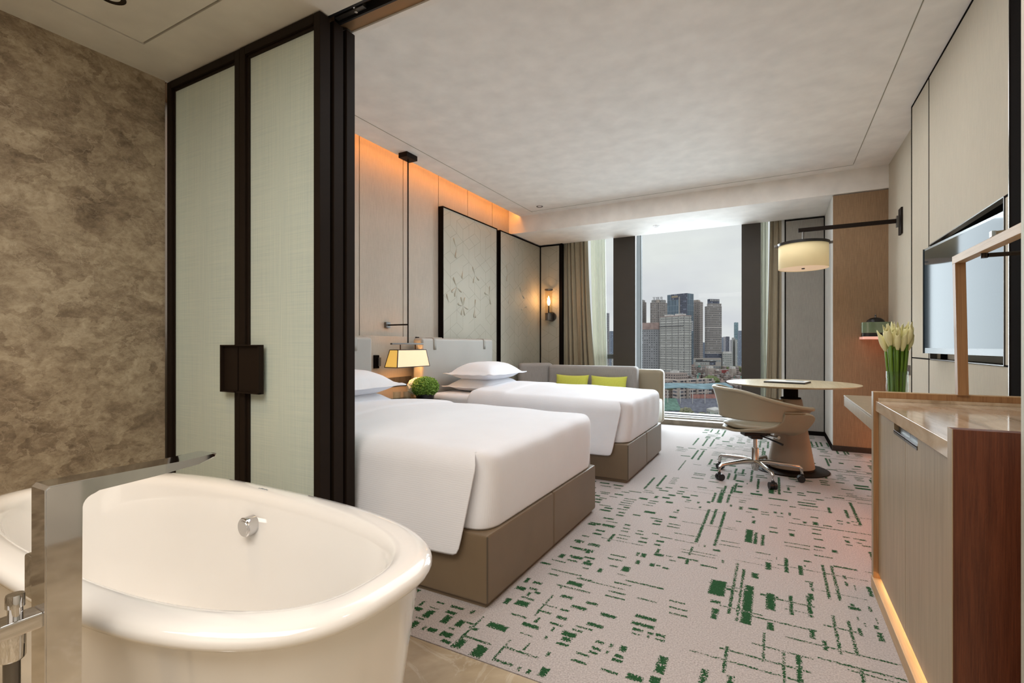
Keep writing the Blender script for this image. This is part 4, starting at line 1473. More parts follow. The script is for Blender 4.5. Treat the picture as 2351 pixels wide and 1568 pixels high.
# wall sconce with a glass cylinder
SX, SYc = -3.022, YW - .110
sc_ = thing('wall_sconce', 'glass cylinder wall sconce with glowing bulb on the narrow panel by the curtain', 'wall lamp', (SX, YW - .02, 1.5))
MB().cyl((SX + .015, YW - .020, 1.515), (SX + .015, YW - .045, 1.515), .072, seg=44).build('wall_plate', 'gunmetal', sc_)
MB().cyl((SX + .01, YW - .045, 1.512), (SX, SYc, 1.512), .012, seg=16).build('arm', 'gunmetal', sc_)
MB().lathe((SX, SYc, 1.458), [(0, 0), (.060, 0), (.060, .004), (.055, .006), (.055, .095), (.061, .098), (.061, .106), (0, .106)], 40).build('holder', 'gunmetal', sc_)
MB().lathe((SX, SYc, 1.565), [(.050, 0), (.056, 0), (.056, .345), (.050, .345), (.050, 0)], 40).build('glass_tube', 'lamp_glass', sc_)
MB().lathe((SX, SYc, 1.908), [(.046, 0), (.0615, 0), (.0615, .020), (.046, .020), (.046, 0)], 40).build('top_ring', 'gunmetal', sc_)
MB().cyl((SX, SYc, 1.563), (SX, SYc, 1.68), .010, seg=16).build('bulb_socket', 'bronze_metal', sc_)
MB().lathe((SX, SYc, 1.68), [(0, 0), (.012, .004), (.024, .04), (.024, .07), (.010, .12), (.0, .15)], 24).build('bulb', 'bulb_glow', sc_)
point_light('sconce_bulb', (SX, SYc - .06, 1.78), 3.2, (1, .50, .18), .04)

# ================================================================ SOFA
sofa = thing('sofa', 'grey upholstered sofa in a beige leather shell below the window', 'sofa', (-2.2, 6.1, 0))


def rbox(x0, x1, y0, y1, z0, z1, r, seg=5):
    return MB().box(x0, x1, y0, y1, z0, z1, r, 0, seg)


rbox(-3.19, -1.245, 6.27, 6.42, .10, .775, .055).build('shell_back', 'leather_shell', sofa)
rbox(-3.19, -1.25, 5.60, 6.30, .12, .42, .04).build('seat_base', 'leather_shell', sofa)
rbox(-3.10, -1.30, 5.56, 6.095, .36, .45, .04).build('seat_cushion', 'sofa_grey', sofa)
rbox(-2.745, -1.535, 6.10, 6.275, .44, .812, .045).build('back_cushion', 'sofa_grey', sofa)
mb = rbox(-.24, .24, -.075, .075, .0, .395, .05)
for v in mb.b.verts:
    v.co = Matrix.Translation((-2.935, 6.10, .44)) @ Matrix.Rotation(math.radians(38), 4, 'Z') @ v.co
mb.build('corner_cushion', 'sofa_grey', sofa)
for x in (-3.1, -1.35):
    for y in (5.7, 6.34):
        MB().cyl((x, y, 0), (x, y, .13), .018, seg=12).build('leg', 'black_trim', sofa)


def cushion(label, cx, cy, cz, L_, H, T, rx, rz):
    mb = MB()

    def fn(sgn):
        def f(i, j):
            u, v = 2 * i - 1, 2 * j - 1
            k = max(0, 1 - abs(u) ** 2.5) ** .6 * max(0, 1 - abs(v) ** 2.5) ** .6
            # sides draw in between the pointed corners
            x = u * L_ / 2 * (1 - .05 * (1 - v * v))
            z = v * H / 2 * (1 - .13 * (1 - u * u))
            return Vector((x, sgn * (T / 2 * k + .002), z))
        return f
    n = 20
    P, Q = mb.grid(fn(-1), n, n), mb.grid(fn(1), n, n)
    for k in range(n):
        for a, b in (((k, 0), (k + 1, 0)), ((k, n), (k + 1, n)), ((0, k), (0, k + 1)), ((n, k), (n, k + 1))):
            mb.b.faces.new((P[a[0]][a[1]], P[b[0]][b[1]], Q[b[0]][b[1]], Q[a[0]][a[1]]))
    o = mb.build('cushion', 'cushion_lime', None, angle=180)
    o.location = (cx, cy, cz)
    o.rotation_euler = (rx, 0, rz)
    tag(o, label, 'cushion', 'lime cushions on the sofa')


cushion('lime green cushion on the sofa nearer the embossed wall', -2.36, 6.005, .578, .46, .24, .11, math.radians(-14), 0)
cushion('lime green cushion on the sofa nearer the window view', -1.865, 6.005, .574, .47, .24, .11, math.radians(-14), 0)


# ================================================================ CURTAINS
def curtain(name, label, cat, mat, x0, x1, y, z0, z1, waves, amp, lean0, lean1, seed, solid=.004):
    """hanging cloth, folds along x; lean = how far each side spreads towards the hem"""
    rr = random.Random(seed)
    ph = [rr.uniform(0, 6.28) for _ in range(4)]
    mb = MB()

    def fn(u, v):
        s_ = 1 - v
        x = x0 + (x1 - x0) * u + (lean0 * (1 - u) + lean1 * u) * s_ ** 1.4
        w = math.sin(2 * PI * waves * u + ph[0] + .5 * math.sin(4 * u + 2 * s_)) + .35 * math.sin(2 * PI * waves * 2.3 * u + ph[1] + 1.2 * s_)
        yy = y + amp * w * (.62 + .38 * s_) + amp * .35 * math.sin(5 * s_ + ph[2] + 6 * u)
        x += amp * .35 * math.cos(2 * PI * waves * u + ph[0])
        return Vector((x, yy, z0 + (z1 - z0) * v))
    mb.grid(fn, int(waves * 14), 24)
    o = mb.build(name, mat, None, angle=180, solid=solid)
    tag(o, label, cat)
    return o


curtain('curtain', 'beige floor length drape gathered left of the window', 'curtain', 'drape_beige', -2.87, -2.50, 6.98, .07, 2.90, 6, .055, .0, .16, 4)
curtain('sheer_curtain', 'thin white sheer curtain beside the left beige drape', 'curtain', 'sheer_white', -2.50, -2.27, 7.135, .07, 2.90, 5, .028, .10, .05, 8, .001)
curtain('sheer_curtain', 'thin white sheer curtain beside the right beige drape', 'curtain', 'sheer_white', -.175, -.085, 7.135, .07, 2.90, 3, .028, .0, -.01, 5, .001)
curtain('curtain', 'beige drape gathered right of the window behind the lamp', 'curtain', 'drape_beige', -.055, .085, 6.985, .07, 2.90, 3, .04, -.06, .01, 9)

# ================================================================ ROUND TABLE
TCX, TCY = .112, 4.890
rt = thing('round_table', 'round oak topped table on a tan leather cone pedestal', 'table', (TCX, TCY, 0))
R_ = .512
MB().lathe((TCX, TCY, .752), [(0, -.020), (R_ * .86, -.020), (R_ * .95, -.014), (R_ - .004, -.006), (R_, -.002), (R_ - .002, .0), (0, .0)], 96).build('table_top', 'oak_table', rt, angle=25)
MB().lathe((TCX, TCY, .615), [(0, 0), (.078, 0), (.078, .012), (.056, .014), (.056, .117), (0, .117)], 40).build('neck', 'black_trim', rt)
mb = MB().lathe((TCX, TCY, .028), [(0, 0), (.178, 0), (.182, .004), (.084, .585), (.080, .588), (0, .588)], 56)
mb.build('pedestal', 'cone_leather', rt)
MB().lathe((TCX, TCY, 0), [(0, 0), (.290, 0), (.291, .006), (.286, .010), (.175, .012), (.173, .030), (0, .030)], 72).build('foot_plate', 'bronze_frame', rt)
fo = thing('folder', 'open black leather folder with white sheets on the round table', 'folder', (.085, 4.90, .752), math.radians(-14))
MB().box(-.16, .16, -.115, .115, 0, .012, .004).build('cover', 'black_plastic', fo, local=True)
MB().box(-.150, .155, -.105, .108, .012, .016, .001).build('sheets', 'paper_white', fo, local=True)
MB().box(-.02, .12, .01, .075, .016, .0166).build('printed_block', 'ink_grey', fo, local=True)

# ================================================================ SWIVEL CHAIR
ch = thing('swivel_chair', 'cream leather swivel chair with five chrome legs at the round table', 'chair', (-.150, 4.445, 0), math.radians(22))
CH = ch


def loc(mb, name, mat, **k):
    return mb.build(name, mat, ch, local=True, **k)


TH = math.radians(128)


def band(u, v):
    a = -TH + 2 * TH * u
    k = abs(a) / TH
    zt2 = .735 - .120 * sstep(.30, 1.0, k) - .02 * k
    zb2 = .497 + .030 * sstep(.72, 1.0, k)
    z = zb2 + (zt2 - zb2) * v
    fl = .050 * v ** 1.6 + .012
    rx, ry = .268 + fl, .285 + fl
    f_ = .10 * sstep(.55, 1.0, k)
    return Vector((-math.cos(a) * rx + .02 + f_, math.sin(a) * ry * (1 - .06 * sstep(.8, 1, k)), z))


mb = MB()
mb.grid(band, 60, 14)
loc(mb, 'back_band', 'leather_cream', angle=180, solid=.022, soff=0, sub=1)
mb = MB()
mb.tube([band(i / 60, 1.0) + Vector((0, 0, .0)) for i in range(61)], .016, 12)
loc(mb, 'rim_roll', 'leather_cream', angle=180)


def shell(u, v):
    # u across (left arm -> seat -> right arm), v from back to front
    s_ = 2 * u - 1
    a = abs(s_)
    if a < .55:
        y, z = a / .55 * .235, .385 + .035 * (a / .55) ** 3
    else:
        k = (a - .55) / .45
        y = .235 + .105 * math.sin(min(1, k * 1.1) * PI / 2) 
        z = .420 + .150 * math.sin(min(1, k * 1.15) * PI / 2) ** 1.5
    kb = sstep(.48, .78, a)
    xb = -.245 * math.sqrt(max(0, 1 - min(1, a / .64) ** 2)) * (1 - kb) + .085 * kb
    xf = .250 + .060 * sstep(.5, .8, a) - .075 * sstep(.80, 1, a)
    x = xb + (xf - xb) * v
    z += .02 * (1 - v) * (1 - a) - .018 * sstep(.85, 1, v) * (1 - a)
    return Vector((x, math.copysign(y, s_), z))


mb = MB()
mb.grid(shell, 44, 14)
loc(mb, 'seat_shell', 'leather_shell', angle=180, solid=.022, soff=0, sub=1)
mb = MB()


def pad(sgn):
    def f(u, v):
        a = u * 2 * PI
        x, y = superell(.02, 0, .252 * v, .232 * v, 2.6, a)
        k = max(0, 1 - v ** 4) ** .5
        return Vector((x, y, .430 + (.030 * k if sgn > 0 else -.024 * k) - .012 * (x - .02) * 2))
    return f


mb.grid(pad(1), 44, 10, close_u=True)
mb.grid(pad(-1), 44, 10, close_u=True)
bmesh.ops.remove_doubles(mb.b, verts=mb.b.verts, dist=.0008)
loc(mb, 'seat_pad', 'leather_cream', angle=180)
mb = MB()
mb.box(-.10, .10, -.055, .055, .345, .375, .008)
mb.box(-.045, .045, -.045, .045, .320, .350, .008)
loc(mb, 'tilt_mechanism', 'black_plastic')
mb = MB()
mb.tube([(.02, -.04, .352), (.05, -.15, .346), (.10, -.27, .325)], [.006, .006, .009], 12)
loc(mb, 'height_lever', 'black_plastic')
mb = MB()
mb.cyl((.07, -.05, .362), (.10, -.16, .362), .007)
mb.cyl((.10, -.16, .362), (.107, -.185, .362), .013)
loc(mb, 'tilt_knob', 'alu_polished')
mb = MB()
mb.cyl((0, 0, .235), (0, 0, .352), .0145, seg=24)
loc(mb, 'gas_piston', 'alu_polished')
mb = MB()
mb.lathe((0, 0, 0), [(0, .062), (.020, .062), (.024, .075), (.030, .095), (.030, .150), (.026, .158), (.026, .245), (0, .245)], 32)
loc(mb, 'column_hub', 'alu_polished')
for k in range(5):
    a = math.radians(-17 + 72 * k)
    d = Vector((math.cos(a), math.sin(a), 0))
    mb = MB()
    mb.tube([d * .015 + Vector((0, 0, .132)), d * .10 + Vector((0, 0, .138)), d * .25 + Vector((0, 0, .126)), d * .310 + Vector((0, 0, .120)), d * .326 + Vector((0, 0, .106)), d * .332 + Vector((0, 0, .062))],
            [.021, .019, .015, .014, .0135, .012], 14)
    loc(mb, 'leg', 'alu_polished')
    mb = MB()
    c = d * .325
    n_ = Vector((-d.y, d.x, 0))
    mb.cyl(c + n_ * .004 + Vector((0, 0, .027)), c + n_ * .026 + Vector((0, 0, .027)), .027, seg=24)
    mb.cyl(c - n_ * .026 + Vector((0, 0, .027)), c - n_ * .004 + Vector((0, 0, .027)), .027, seg=24)
    mb.cyl(c - n_ * .012 + Vector((0, 0, .027)), c + n_ * .012 + Vector((0, 0, .027)), .022, seg=20)
    mb.cyl(d * .332 + Vector((0, 0, .03)), d * .332 + Vector((0, 0, .066)), .012, seg=16)
    loc(mb, 'caster', 'black_plastic')

# ================================================================ SWING-ARM WALL LAMP
LYc = 5.402
sl = thing('swing_arm_lamp', 'black wall lamp reaching a cream drum shade over the round table', 'wall lamp', (XR, LYc, 2.16))
mb = MB()
mb.box(XR - .014, XR - .0005, LYc - .055, LYc + .055, 2.055, 2.285, .002)
mb.build('wall_plate', 'bronze_frame', sl)
mb = MB()
mb.box(XR - .038, XR - .014, LYc - .018, LYc + .018, 2.12, 2.22, .002)
mb.build('pivot_block', 'gunmetal', sl)
MB().box(.185, XR - .03, LYc - .012, LYc + .012, 2.158, 2.194, .002).build('arm', 'bronze_frame', sl)
SCX = .226
MB().cyl((SCX, LYc, 2.05), (SCX, LYc, 2.16), .008, seg=16).build('stem', 'gunmetal', sl)
RS = .208
z0, z1 = 1.808, 2.036
mb = MB()
mb.lathe((SCX, LYc, 0), [(RS, z0), (RS, z1)], 72)
mb.build('drum_shade', 'drum_cream', sl, solid=.002)
MB().lathe((SCX, LYc, z0 + .004), [(0, 0), (RS - .002, 0), (RS - .002, .002), (0, .002)], 64).build('diffuser', 'drum_bottom', sl, angle=30)
mb = MB()
mb.lathe((SCX, LYc, z1 - .004), [(0, .008), (RS - .002, .008), (RS - .002, -.004), (RS + .008, -.004), (RS + .008, .020), (RS - .012, .022), (0, .022)], 72)
mb.build('top_band', 'shade_rim_black', sl, angle=30)
for s_ in (-1, 1):
    MB().box(SCX + s_ * (RS + .016) - .014, SCX + s_ * (RS + .016) + .014, LYc - .014, LYc + .014, z1 - .008, z1 + .014, .002).build('clamp', 'gunmetal', sl)
MB().cyl((SCX, LYc, z0 - .004), (SCX, LYc, z0 + .008), .014, seg=20).build('finial', 'bronze_metal', sl)

# ================================================================ TELEVISION
tv = thing('television', 'flat black television swung out of its niche in the right wall', 'television', (PX, 3.5, 1.35))
A_, B_ = Vector((.818, 3.932, 0)), Vector((.900, 2.945, 0))
dv = (B_ - A_).normalized()
nv_ = Vector((dv.y, -dv.x, 0))
if nv_.x > 0:
    nv_ = -nv_
Mtv = Matrix((( -dv.x, nv_.x, 0, (A_.x + B_.x) / 2), (-dv.y, nv_.y, 0, (A_.y + B_.y) / 2), (0, 0, 1, 0), (0, 0, 0, 1)))
ln = (B_ - A_).length
MB().box(-ln / 2, ln / 2, -.030, 0, 1.036, 1.676, .006, M=Mtv).build('housing', 'tv_bezel', tv)
MB().box(-ln / 2 + .010, ln / 2 - .010, -.001, .0015, 1.064, 1.668, .0008, M=Mtv).build('screen', 'glass_screen', tv)
MB().box(-.05, .05, -.080, -.028, 1.26, 1.46, .004, M=Mtv).build('wall_mount', 'black_plastic', tv)

# ================================================================ CABINET, DESK, RAIL
FX = .397
CY0, CY1, DZ = 1.604, 2.660, .0
cab = thing('minibar_cabinet', 'pale oak minibar cabinet with stone top at the right edge', 'cabinet', (.64, 2.13, 0))
MB().box(FX + .02, .894, CY0, CY1, .062, .785, .001).build('body', 'oak_warm', cab)
mb = MB()
mb.box(.3795, .3815, CY0 - .036, CY0, .02, .874, 0, mi=0)
mb.box(.3815, .894, CY0 - .036, CY0, .02, .874, .001, mi=1)
mb.build('near_side_panel', ['oak_pale', 'wood_dark'], cab, smooth=False)
mb = MB()
mb.box(.3775, .3795, CY1, CY1 + .040, .055, .874, 0, mi=0)
mb.box(.3795, .894, CY1, CY1 + .040, .02, .8720, 0, mi=1)
mb.box(.3795, .894, CY1 - .0006, CY1 + .040, .8715, .8745, .0005, mi=2)
mb.build('far_side_panel', ['oak_pale', 'oak_warm', 'oak_edge'], cab, smooth=False)
ym_ = 2.155
# two doors with a shared notch for the finger pull
dz0, dz1 = .074, .788
nz = .752
for k, (a, b, n0, n1) in enumerate(((CY0 + .002, ym_ - .002, 1.985, ym_ - .002), (ym_ + .002, CY1 - .002, ym_ + .002, 2.338))):
    d_ = MB()
    out2 = [(a, dz0), (b, dz0), (b, nz), (n0, nz), (n0, dz1), (a, dz1)] if k == 0 else [(a, dz0), (b, dz0), (b, dz1), (n1, dz1), (n1, nz), (a, nz)]
    d_.prism(out2, 'X', FX, FX + .019)
    door = d_.build('door', 'oak_pale', cab, smooth=False)
    hnd = MB()
    p0, p1 = (n0 + .001, n1) if k == 0 else (n0, n1 - .001)
    hnd.box(FX - .002, FX + .016, p0, p1, nz, nz + .004, .0005)
    hnd.box(FX - .002, FX + .001, p0, p1, nz - .008, nz + .006, .0005)
    hnd.box(FX + .014, FX + .019, p0, p1, nz + .004, dz1)
    hnd.box(FX + .0165, FX + .0185, p0, p1, nz, dz1)
    hh = hnd.build('finger_pull', 'gunmetal', door, smooth=False)
mb = MB()
mb.box(.386, .880, CY0, CY1, .790, .835, .002)
mb.box(.395, .880, CY1 - .012, CY1, .835, .848, .001)
mb.build('stone_top', 'stone_counter', cab)
mb = MB()
mb.box(.374, .894, 1.47, CY1 + .03, 0, .052, .001)
mb.build('plinth', 'oak_edge', cab, smooth=False)
MB().box(.412, .424, CY0 + .01, CY1 - .01, .0635, .0725).build('light_strip', 'led_warm', cab, smooth=False)

dk = thing('wall_desk', 'pale oak shelf desk fixed to the wall beyond the cabinet', 'desk', (.64, 3.3, .71))
mb = MB()
mb.box(.394, .883, CY1 + .042, 3.872, .682, .738, .001)
mb.box(.392, .883, CY1 + .042, 3.874, .741, .752, .001)
mb.box(.40, .883, CY1 + .042, 3.868, .736, .742)
mb.build('slab', 'oak_pale', dk, smooth=False)
MB().box(.76, .79, 2.75, 3.85, .670, .681).build('light_strip', 'led_red', dk, smooth=False)

# clothes rail standing on the cabinet's far panel
cr = thing('clothes_rail', 'oak post and top rail frame standing on the minibar cabinet', 'clothes rail', (.665, 2.645, .874))
mb = MB()
px0 = .652
ps = [(px0 + .012, .874), (px0, 1.446)]
A4 = [(-.004, -.0), (.030, .0), (.030, .036), (-.004, .036)]
v0 = [mb.b.verts.new((px0 + .010 + a, 2.626 + b + .012, .874)) for a, b in A4]
v1 = [mb.b.verts.new((px0 + a, 2.626 + b + .012, 1.448)) for a, b in A4]
for i in range(4):
    j = (i + 1) % 4
    mb.b.faces.new((v0[i], v0[j], v1[j], v1[i]))
mb.b.faces.new(v0[::-1])
mb.b.faces.new(v1)
mb.build('post', 'oak_warm', cr, smooth=False, bevel=.001)
MB().box(px0 - .0045, px0 + .030, 1.47, 2.674, 1.418, 1.450, .0015).build('top_rail', 'oak_edge', cr, smooth=False)
mb = MB()
mb.cyl((px0 + .03, 2.40, 1.410), (.884, 2.40, 1.410), .008, seg=16)
mb.build('hanging_bar', 'bronze_metal', cr)
mb = MB()
mb.cyl((px0 + .02, 2.40, 1.400), (px0 + .02, 2.40, 1.42), .010, seg=16)
mb.build('bar_holder', 'bronze_metal', cr)
hg = thing('coat_hanger', 'pale wooden coat hanger shoulder resting over the oak rail', 'coat hanger', (.70, 2.2, 1.45))
mb = MB()
mb.tube([(.655 + .19 * math.sin(t_), 2.25 - .06 * (1 - math.cos(t_)) * 2, 1.4595 + .004 * math.sin(3 * t_)) for t_ in [k * .12 for k in range(9)]], .009, rect=(.006, .009))
mb.build('shoulder', 'leather_shell', hg)
MB().box(.646, .658, 2.240, 2.262, 1.451, 1.470, .001).build('metal_tip', 'chrome', hg)

# power outlet beside the panel
ou = thing('wall_outlet', 'grey double socket on the right wall behind the flower vase', 'socket', (XR, 5.17, .875))
MB().box(XR - .006, XR, 5.075, 5.265, .835, .915, .001).build('plate', 'gunmetal', ou)
for yy, zz in ((5.115, .885), (5.115, .862), (5.22, .885), (5.22, .862), (5.17, .872)):
    MB().cyl((XR - .0075, yy, zz), (XR - .004, yy, zz), .006, seg=12).build('pin_hole', 'black_plastic', ou)

# ================================================================ VASE OF CALLA LILIES
VX, VY, VZ = .556, 3.20, .752
vs_ = MB().lathe((VX, VY, VZ), [(0, 0), (.045, 0), (.047, .004), (.047, .192), (.0445, .192), (.0445, .012), (0, .010)], 40).build('vase', 'vase_glass')
tag(vs_, 'straight clear glass vase of calla lilies on the wall desk', 'vase')
rr = random.Random(21)
FLW = []
for k in range(21):
    a = k * 2.39996
    r = .036 * math.sqrt((k + .5) / 21)
    tx, ty = r * math.cos(a), r * math.sin(a)
    FLW.append((tx, ty, tx * 1.45, ty * 1.45, .335 + rr.uniform(-.02, .02) - r * .6, a))
for k, (bx, by, tx, ty, hz, a) in enumerate(FLW):
    t_ = thing('calla_lily', 'cream calla lily on a tall green stem in the glass vase', 'flower', (VX + bx, VY + by, VZ + .012), 0, 'calla lilies in the vase')
    mb = MB()
    mid = Vector((bx * 1.1, by * 1.1, hz * .55))
    top = Vector((tx, ty, hz))
    pts = [Vector((bx, by, .012)), Vector((bx, by, .10)), mid, mid.lerp(top, .5) + Vector((tx, ty, 0)) * .02, top]
    mb.tube([p + Vector((VX, VY, VZ)) for p in pts], [.0058, .0058, .0058, .0058, .0065], 10)
    mb.build('stem', 'stem_green', t_, angle=180)
    mb = MB()
    out = Vector((tx, ty, 0))
    out = out.normalized() if out.length > 1e-4 else Vector((1, 0, 0))
    axis = (Vector((0, 0, 1)) + out * min(.35, Vector((tx, ty, 0)).length * 6)).normalized()
    qd = axis.to_track_quat('Z', 'Y')
    tw = rr.uniform(0, 6.28)

    def bloom(u, v, top=top, qd=qd, tw=tw):
        th = u * 2 * PI
        prof_ = [.006, .0095, .0130, .0148, .0140, .0110, .0092]
        x = v * (len(prof_) - 1)
        i = min(int(x), len(prof_) - 2)
        r = prof_[i] + (prof_[i + 1] - prof_[i]) * (x - i)
        tip = .030 * max(0, math.cos(th)) ** 3 * v ** 3 - .012 * max(0, -math.cos(th)) * v ** 2
        p = Vector((r * math.cos(th + tw), r * math.sin(th + tw), .092 * v + tip - .004))
        return Vector((VX, VY, VZ)) + top + qd @ p
    mb.grid(bloom, 18, 10, close_u=True)
    mb.build('bloom', 'calla_cream', t_, angle=180, solid=.0012)

# ================================================================ LIT WALL SHELF WITH GREEN ENAMEL BOX
sh = thing('wall_shelf', 'small glowing pink edged shelf in the corner by the brown pillar', 'shelf', (.85, 5.82, 1.15))
MB().box(.735, XR - .001, 5.70, YB + .018, 1.139, 1.163, .001).build('shelf_board', 'shelf_glow', sh, smooth=False)
bx_ = thing('lidded_box', 'green enamel box with black domed lid on the glowing shelf', 'lidded box', (.862, 5.82, 1.163))


def rr_outline(cx, cy, hx, hy, n=4.5, k=44):
    return [superell(cx, cy, hx, hy, n, 2 * PI * i / k) for i in range(k)]


mb = MB()
lv = [(.98, 1.1635), (1.0, 1.168), (1.0, 1.195)]
mb.prism(rr_outline(.845, 5.82, .112, .078), 'Z', 1.1632, 1.198)
mb.build('lower_band', 'shade_rim_black', bx_, angle=40)
mb = MB()
mb.prism(rr_outline(.845, 5.82, .117, .082), 'Z', 1.198, 1.302)
mb.build('enamel_body', 'enamel_green', bx_, angle=40, bevel=.003)
mb = MB()
mb.lathe((.845, 5.82, 1.302), [(0, .048), (.022, .046), (.046, .038), (.066, .022), (.078, .0), (0, 0)], 40, sx=1.0, sy=.75)
mb.build('domed_lid', 'shade_rim_black', bx_)
MB().lathe((.845, 5.82, 1.349), [(0, .028), (.006, .027), (.008, .020), (.005, .014), (.009, .009), (.010, 0), (0, 0)], 20).build('knob', 'gunmetal', bx_)
point_light('shelf_underlight', (.86, 5.80, 1.10), .25, (1, .35, .2), .05)

# ================================================================ THE CITY OUTSIDE
GZ = -60.0
FWV = Vector((-math.sin(YAW), math.cos(YAW), 0))
RTV = Vector((math.cos(YAW), math.sin(YAW), 0))


def at(u, t_):
    """ground-plan point seen at picture column u, t metres ahead"""
    p = (FWV + RTV * ((u - CU) / FPX)) * t_
    return Vector((p.x, p.y, 0))


def zat(v, t_):
    return EYE + (CV - v) * t_ / FPX


gmb = MB()
gmb.box(-2600, 900, 60, 3600, GZ - 1, GZ)
t = NT('city_ground')
n1 = t.noise(t.coord('World'), .035, 5, .65)
t.set(Base_Color=t.ramp(n1, [(.3, (.18, .17, .17)), (.5, (.30, .27, .26)), (.7, (.38, .35, .33))]), Roughness=.9)
struct(gmb, 'ground', 'city_ground', smooth=False)

facade('front_beige', (.52, .47, .44), (.14, .14, .15), 3.1, 3.1, (.22, .74), (.25, .72), 0, 12.4)
facade('front_brown', (.42, .37, .34), (.10, .10, .11), 3.4, 3.1, (.28, .80), (.25, .75), 0, 13.6)
facade('front_slab', (.60, .60, .57), (.17, .18, .20), 2.5, 3.0, (.25, .72), (.22, .70), 15.0, 10)
facade('front_slab_end', (.62, .63, .58), (.36, .37, .36), 3.2, 3.0, (.35, .62), (.2, .7), 15.0)
facade('front_grey', (.44, .45, .47), (.20, .21, .23), 3.0, 3.0, (.2, .7), (.3, .8), 0)
facade('front_blue', (.42, .50, .56), (.11, .17, .235), 2.9, 9.0, (.22, .86), (.02, .98), 0)
facade('front_blue_dark', (.17, .18, .23), (.13, .15, .20), 2.8, 3.2, (.2, .9), (.2, .8), 0)
facade('front_blue_side', (.20, .23, .31), (.36, .42, .52), 4.4, 30, (.3, .55), (.02, .98), 0)
facade('front_tan', (.43, .385, .36), (.12, .115, .12), 3.6, 3.2, (.25, .78), (.35, .72), 0)
facade('front_grid', (.44, .415, .395), (.15, .15, .17), 2.55, 3.4, (.22, .76), (.28, .80), 40)
facade('front_mall', (.58, .54, .50), (.40, .44, .46), 4, 9, (.1, .9), (.1, .42), 0)
facade('front_pale', (.62, .62, .60), (.28, .33, .32), 3.2, 3.2, (.2, .8), (.3, .75), 0)
facade('front_teal', (.30, .43, .48), (.24, .38, .44), 4, 4, (.1, .9), (.2, .9), 0)
facade('front_haze', (.50, .50, .54), (.40, .41, .46), 4, 4, (.25, .75), (.25, .75), 0)  # washed-out colours stand in for distant haze
facade('front_hazeblue', (.30, .36, .46), (.26, .32, .42), 4, 4, (.25, .75), (.25, .75), 0)  # bluish version, distance haze mixed into the colours
facade('front_low', (.55, .46, .42), (.15, .14, .15), 3.2, 3.1, (.22, .78), (.3, .72), 0)
facade('front_school', (.62, .54, .50), (.10, .105, .13), 9, 3.4, (.08, .92), (.36, .88), 0)
for nm, c in (('roof_pink', (.50, .38, .35)), ('roof_grey', (.40, .38, .37)), ('roof_beige', (.55, .48, .43)), ('roof_blue', (.30, .44, .50)), ('roof_teal', (.20, .42, .36)), ('roof_red', (.50, .14, .14)),
              ('roof_white', (.72, .71, .69)), ('concrete', (.45, .44, .43)), ('sign_dark', (.10, .10, .11)), ('sign_white', (.80, .80, .82)), ('track_red', (.55, .29, .25)), ('pitch_green', (.32, .42, .20)), ('stand_green', (.22, .36, .30)), ('stand_blue', (.33, .34, .40)),
              ('trunk', (.16, .13, .10)), ('leaf', (.26, .31, .15)), ('leaf_grey', (.34, .34, .24))):
    pm(nm, c, .85, var=(.15 if 'roof' in nm else .4, .22, (1, 1, 1)), spec=.1)
pm('gold_sign', (.60, .50, .35), .4)


def block(mb, A, B, C, z0, z1, mi=(0, 0, 2)):
    """prism on the parallelogram A (left), B (front corner), C (right); UV in metres on the sides"""
    uvl = mb.uv()
    D = A + C - B
    P = [A, B, C, D]
    lo = [mb.b.verts.new((p.x, p.y, z0)) for p in P]
    hi = [mb.b.verts.new((p.x, p.y, z1)) for p in P]
    for k in range(4):
        j = (k + 1) % 4
        f = mb.b.faces.new((lo[k], lo[j], hi[j], hi[k]))
        f.material_index = mi[0] if k in (0, 2) else mi[1]
        w = (P[j] - P[k]).length
        for lp, u in zip(f.loops, ((0, 0), (w, 0), (w, z1 - z0), (0, z1 - z0))):
            lp[uvl].uv = u
    f = mb.b.faces.new(hi)
    f.material_index = mi[2]


FOOT = []


def foot(A, B, C):
    P = (A, B, C, A + C - B)
    r = (min(p.x for p in P), max(p.x for p in P), min(p.y for p in P), max(p.y for p in P))
    a, b = (r[1] - r[0]) * .05, (r[3] - r[2]) * .05
    return (r[0] + a, r[1] - a, r[2] + b, r[3] - b)


def hits(f):
    return any(f[0] < g[1] + .5 and f[1] > g[0] - .5 and f[2] < g[3] + .5 and f[3] > g[2] - .5 for g in FOOT)


def building(name, label, u0, uc, u1, vtop, t_, dl, dr, mats, vbot=None, group=None, crown=()):
    """corner at column uc, t ahead; its left end dl and right end dr metres farther"""
    B = at(uc, t_)
    A = at(u0, t_ + dl)
    C = at(u1, t_ + dr)
    FOOT.append(foot(A, B, C))
    o = thing(name, label, 'building', (B.x, B.y, GZ), 0, group)
    mb = MB()
    zt3 = zat(vtop, t_)
    block(mb, A, B, C, GZ if vbot is None else zat(vbot, t_), zt3)
    mb.build('tower_block', mats, o, smooth=False)
    for nm, f0, f1, g0, g1, h0, h1, mt in crown:
        # piece on the roof, fractions along the left and right fronts
        a = lambda f, g: B + (A - B) * f + (C - B) * g
        mb = MB()
        block(mb, a(f1, g0), a(f0, g0), a(f0, g1), zt3 + h0, zt3 + h1, (0, 0, 0))
        mb.build(nm, mt, o, smooth=False)
    return o, A, B, C, zt3


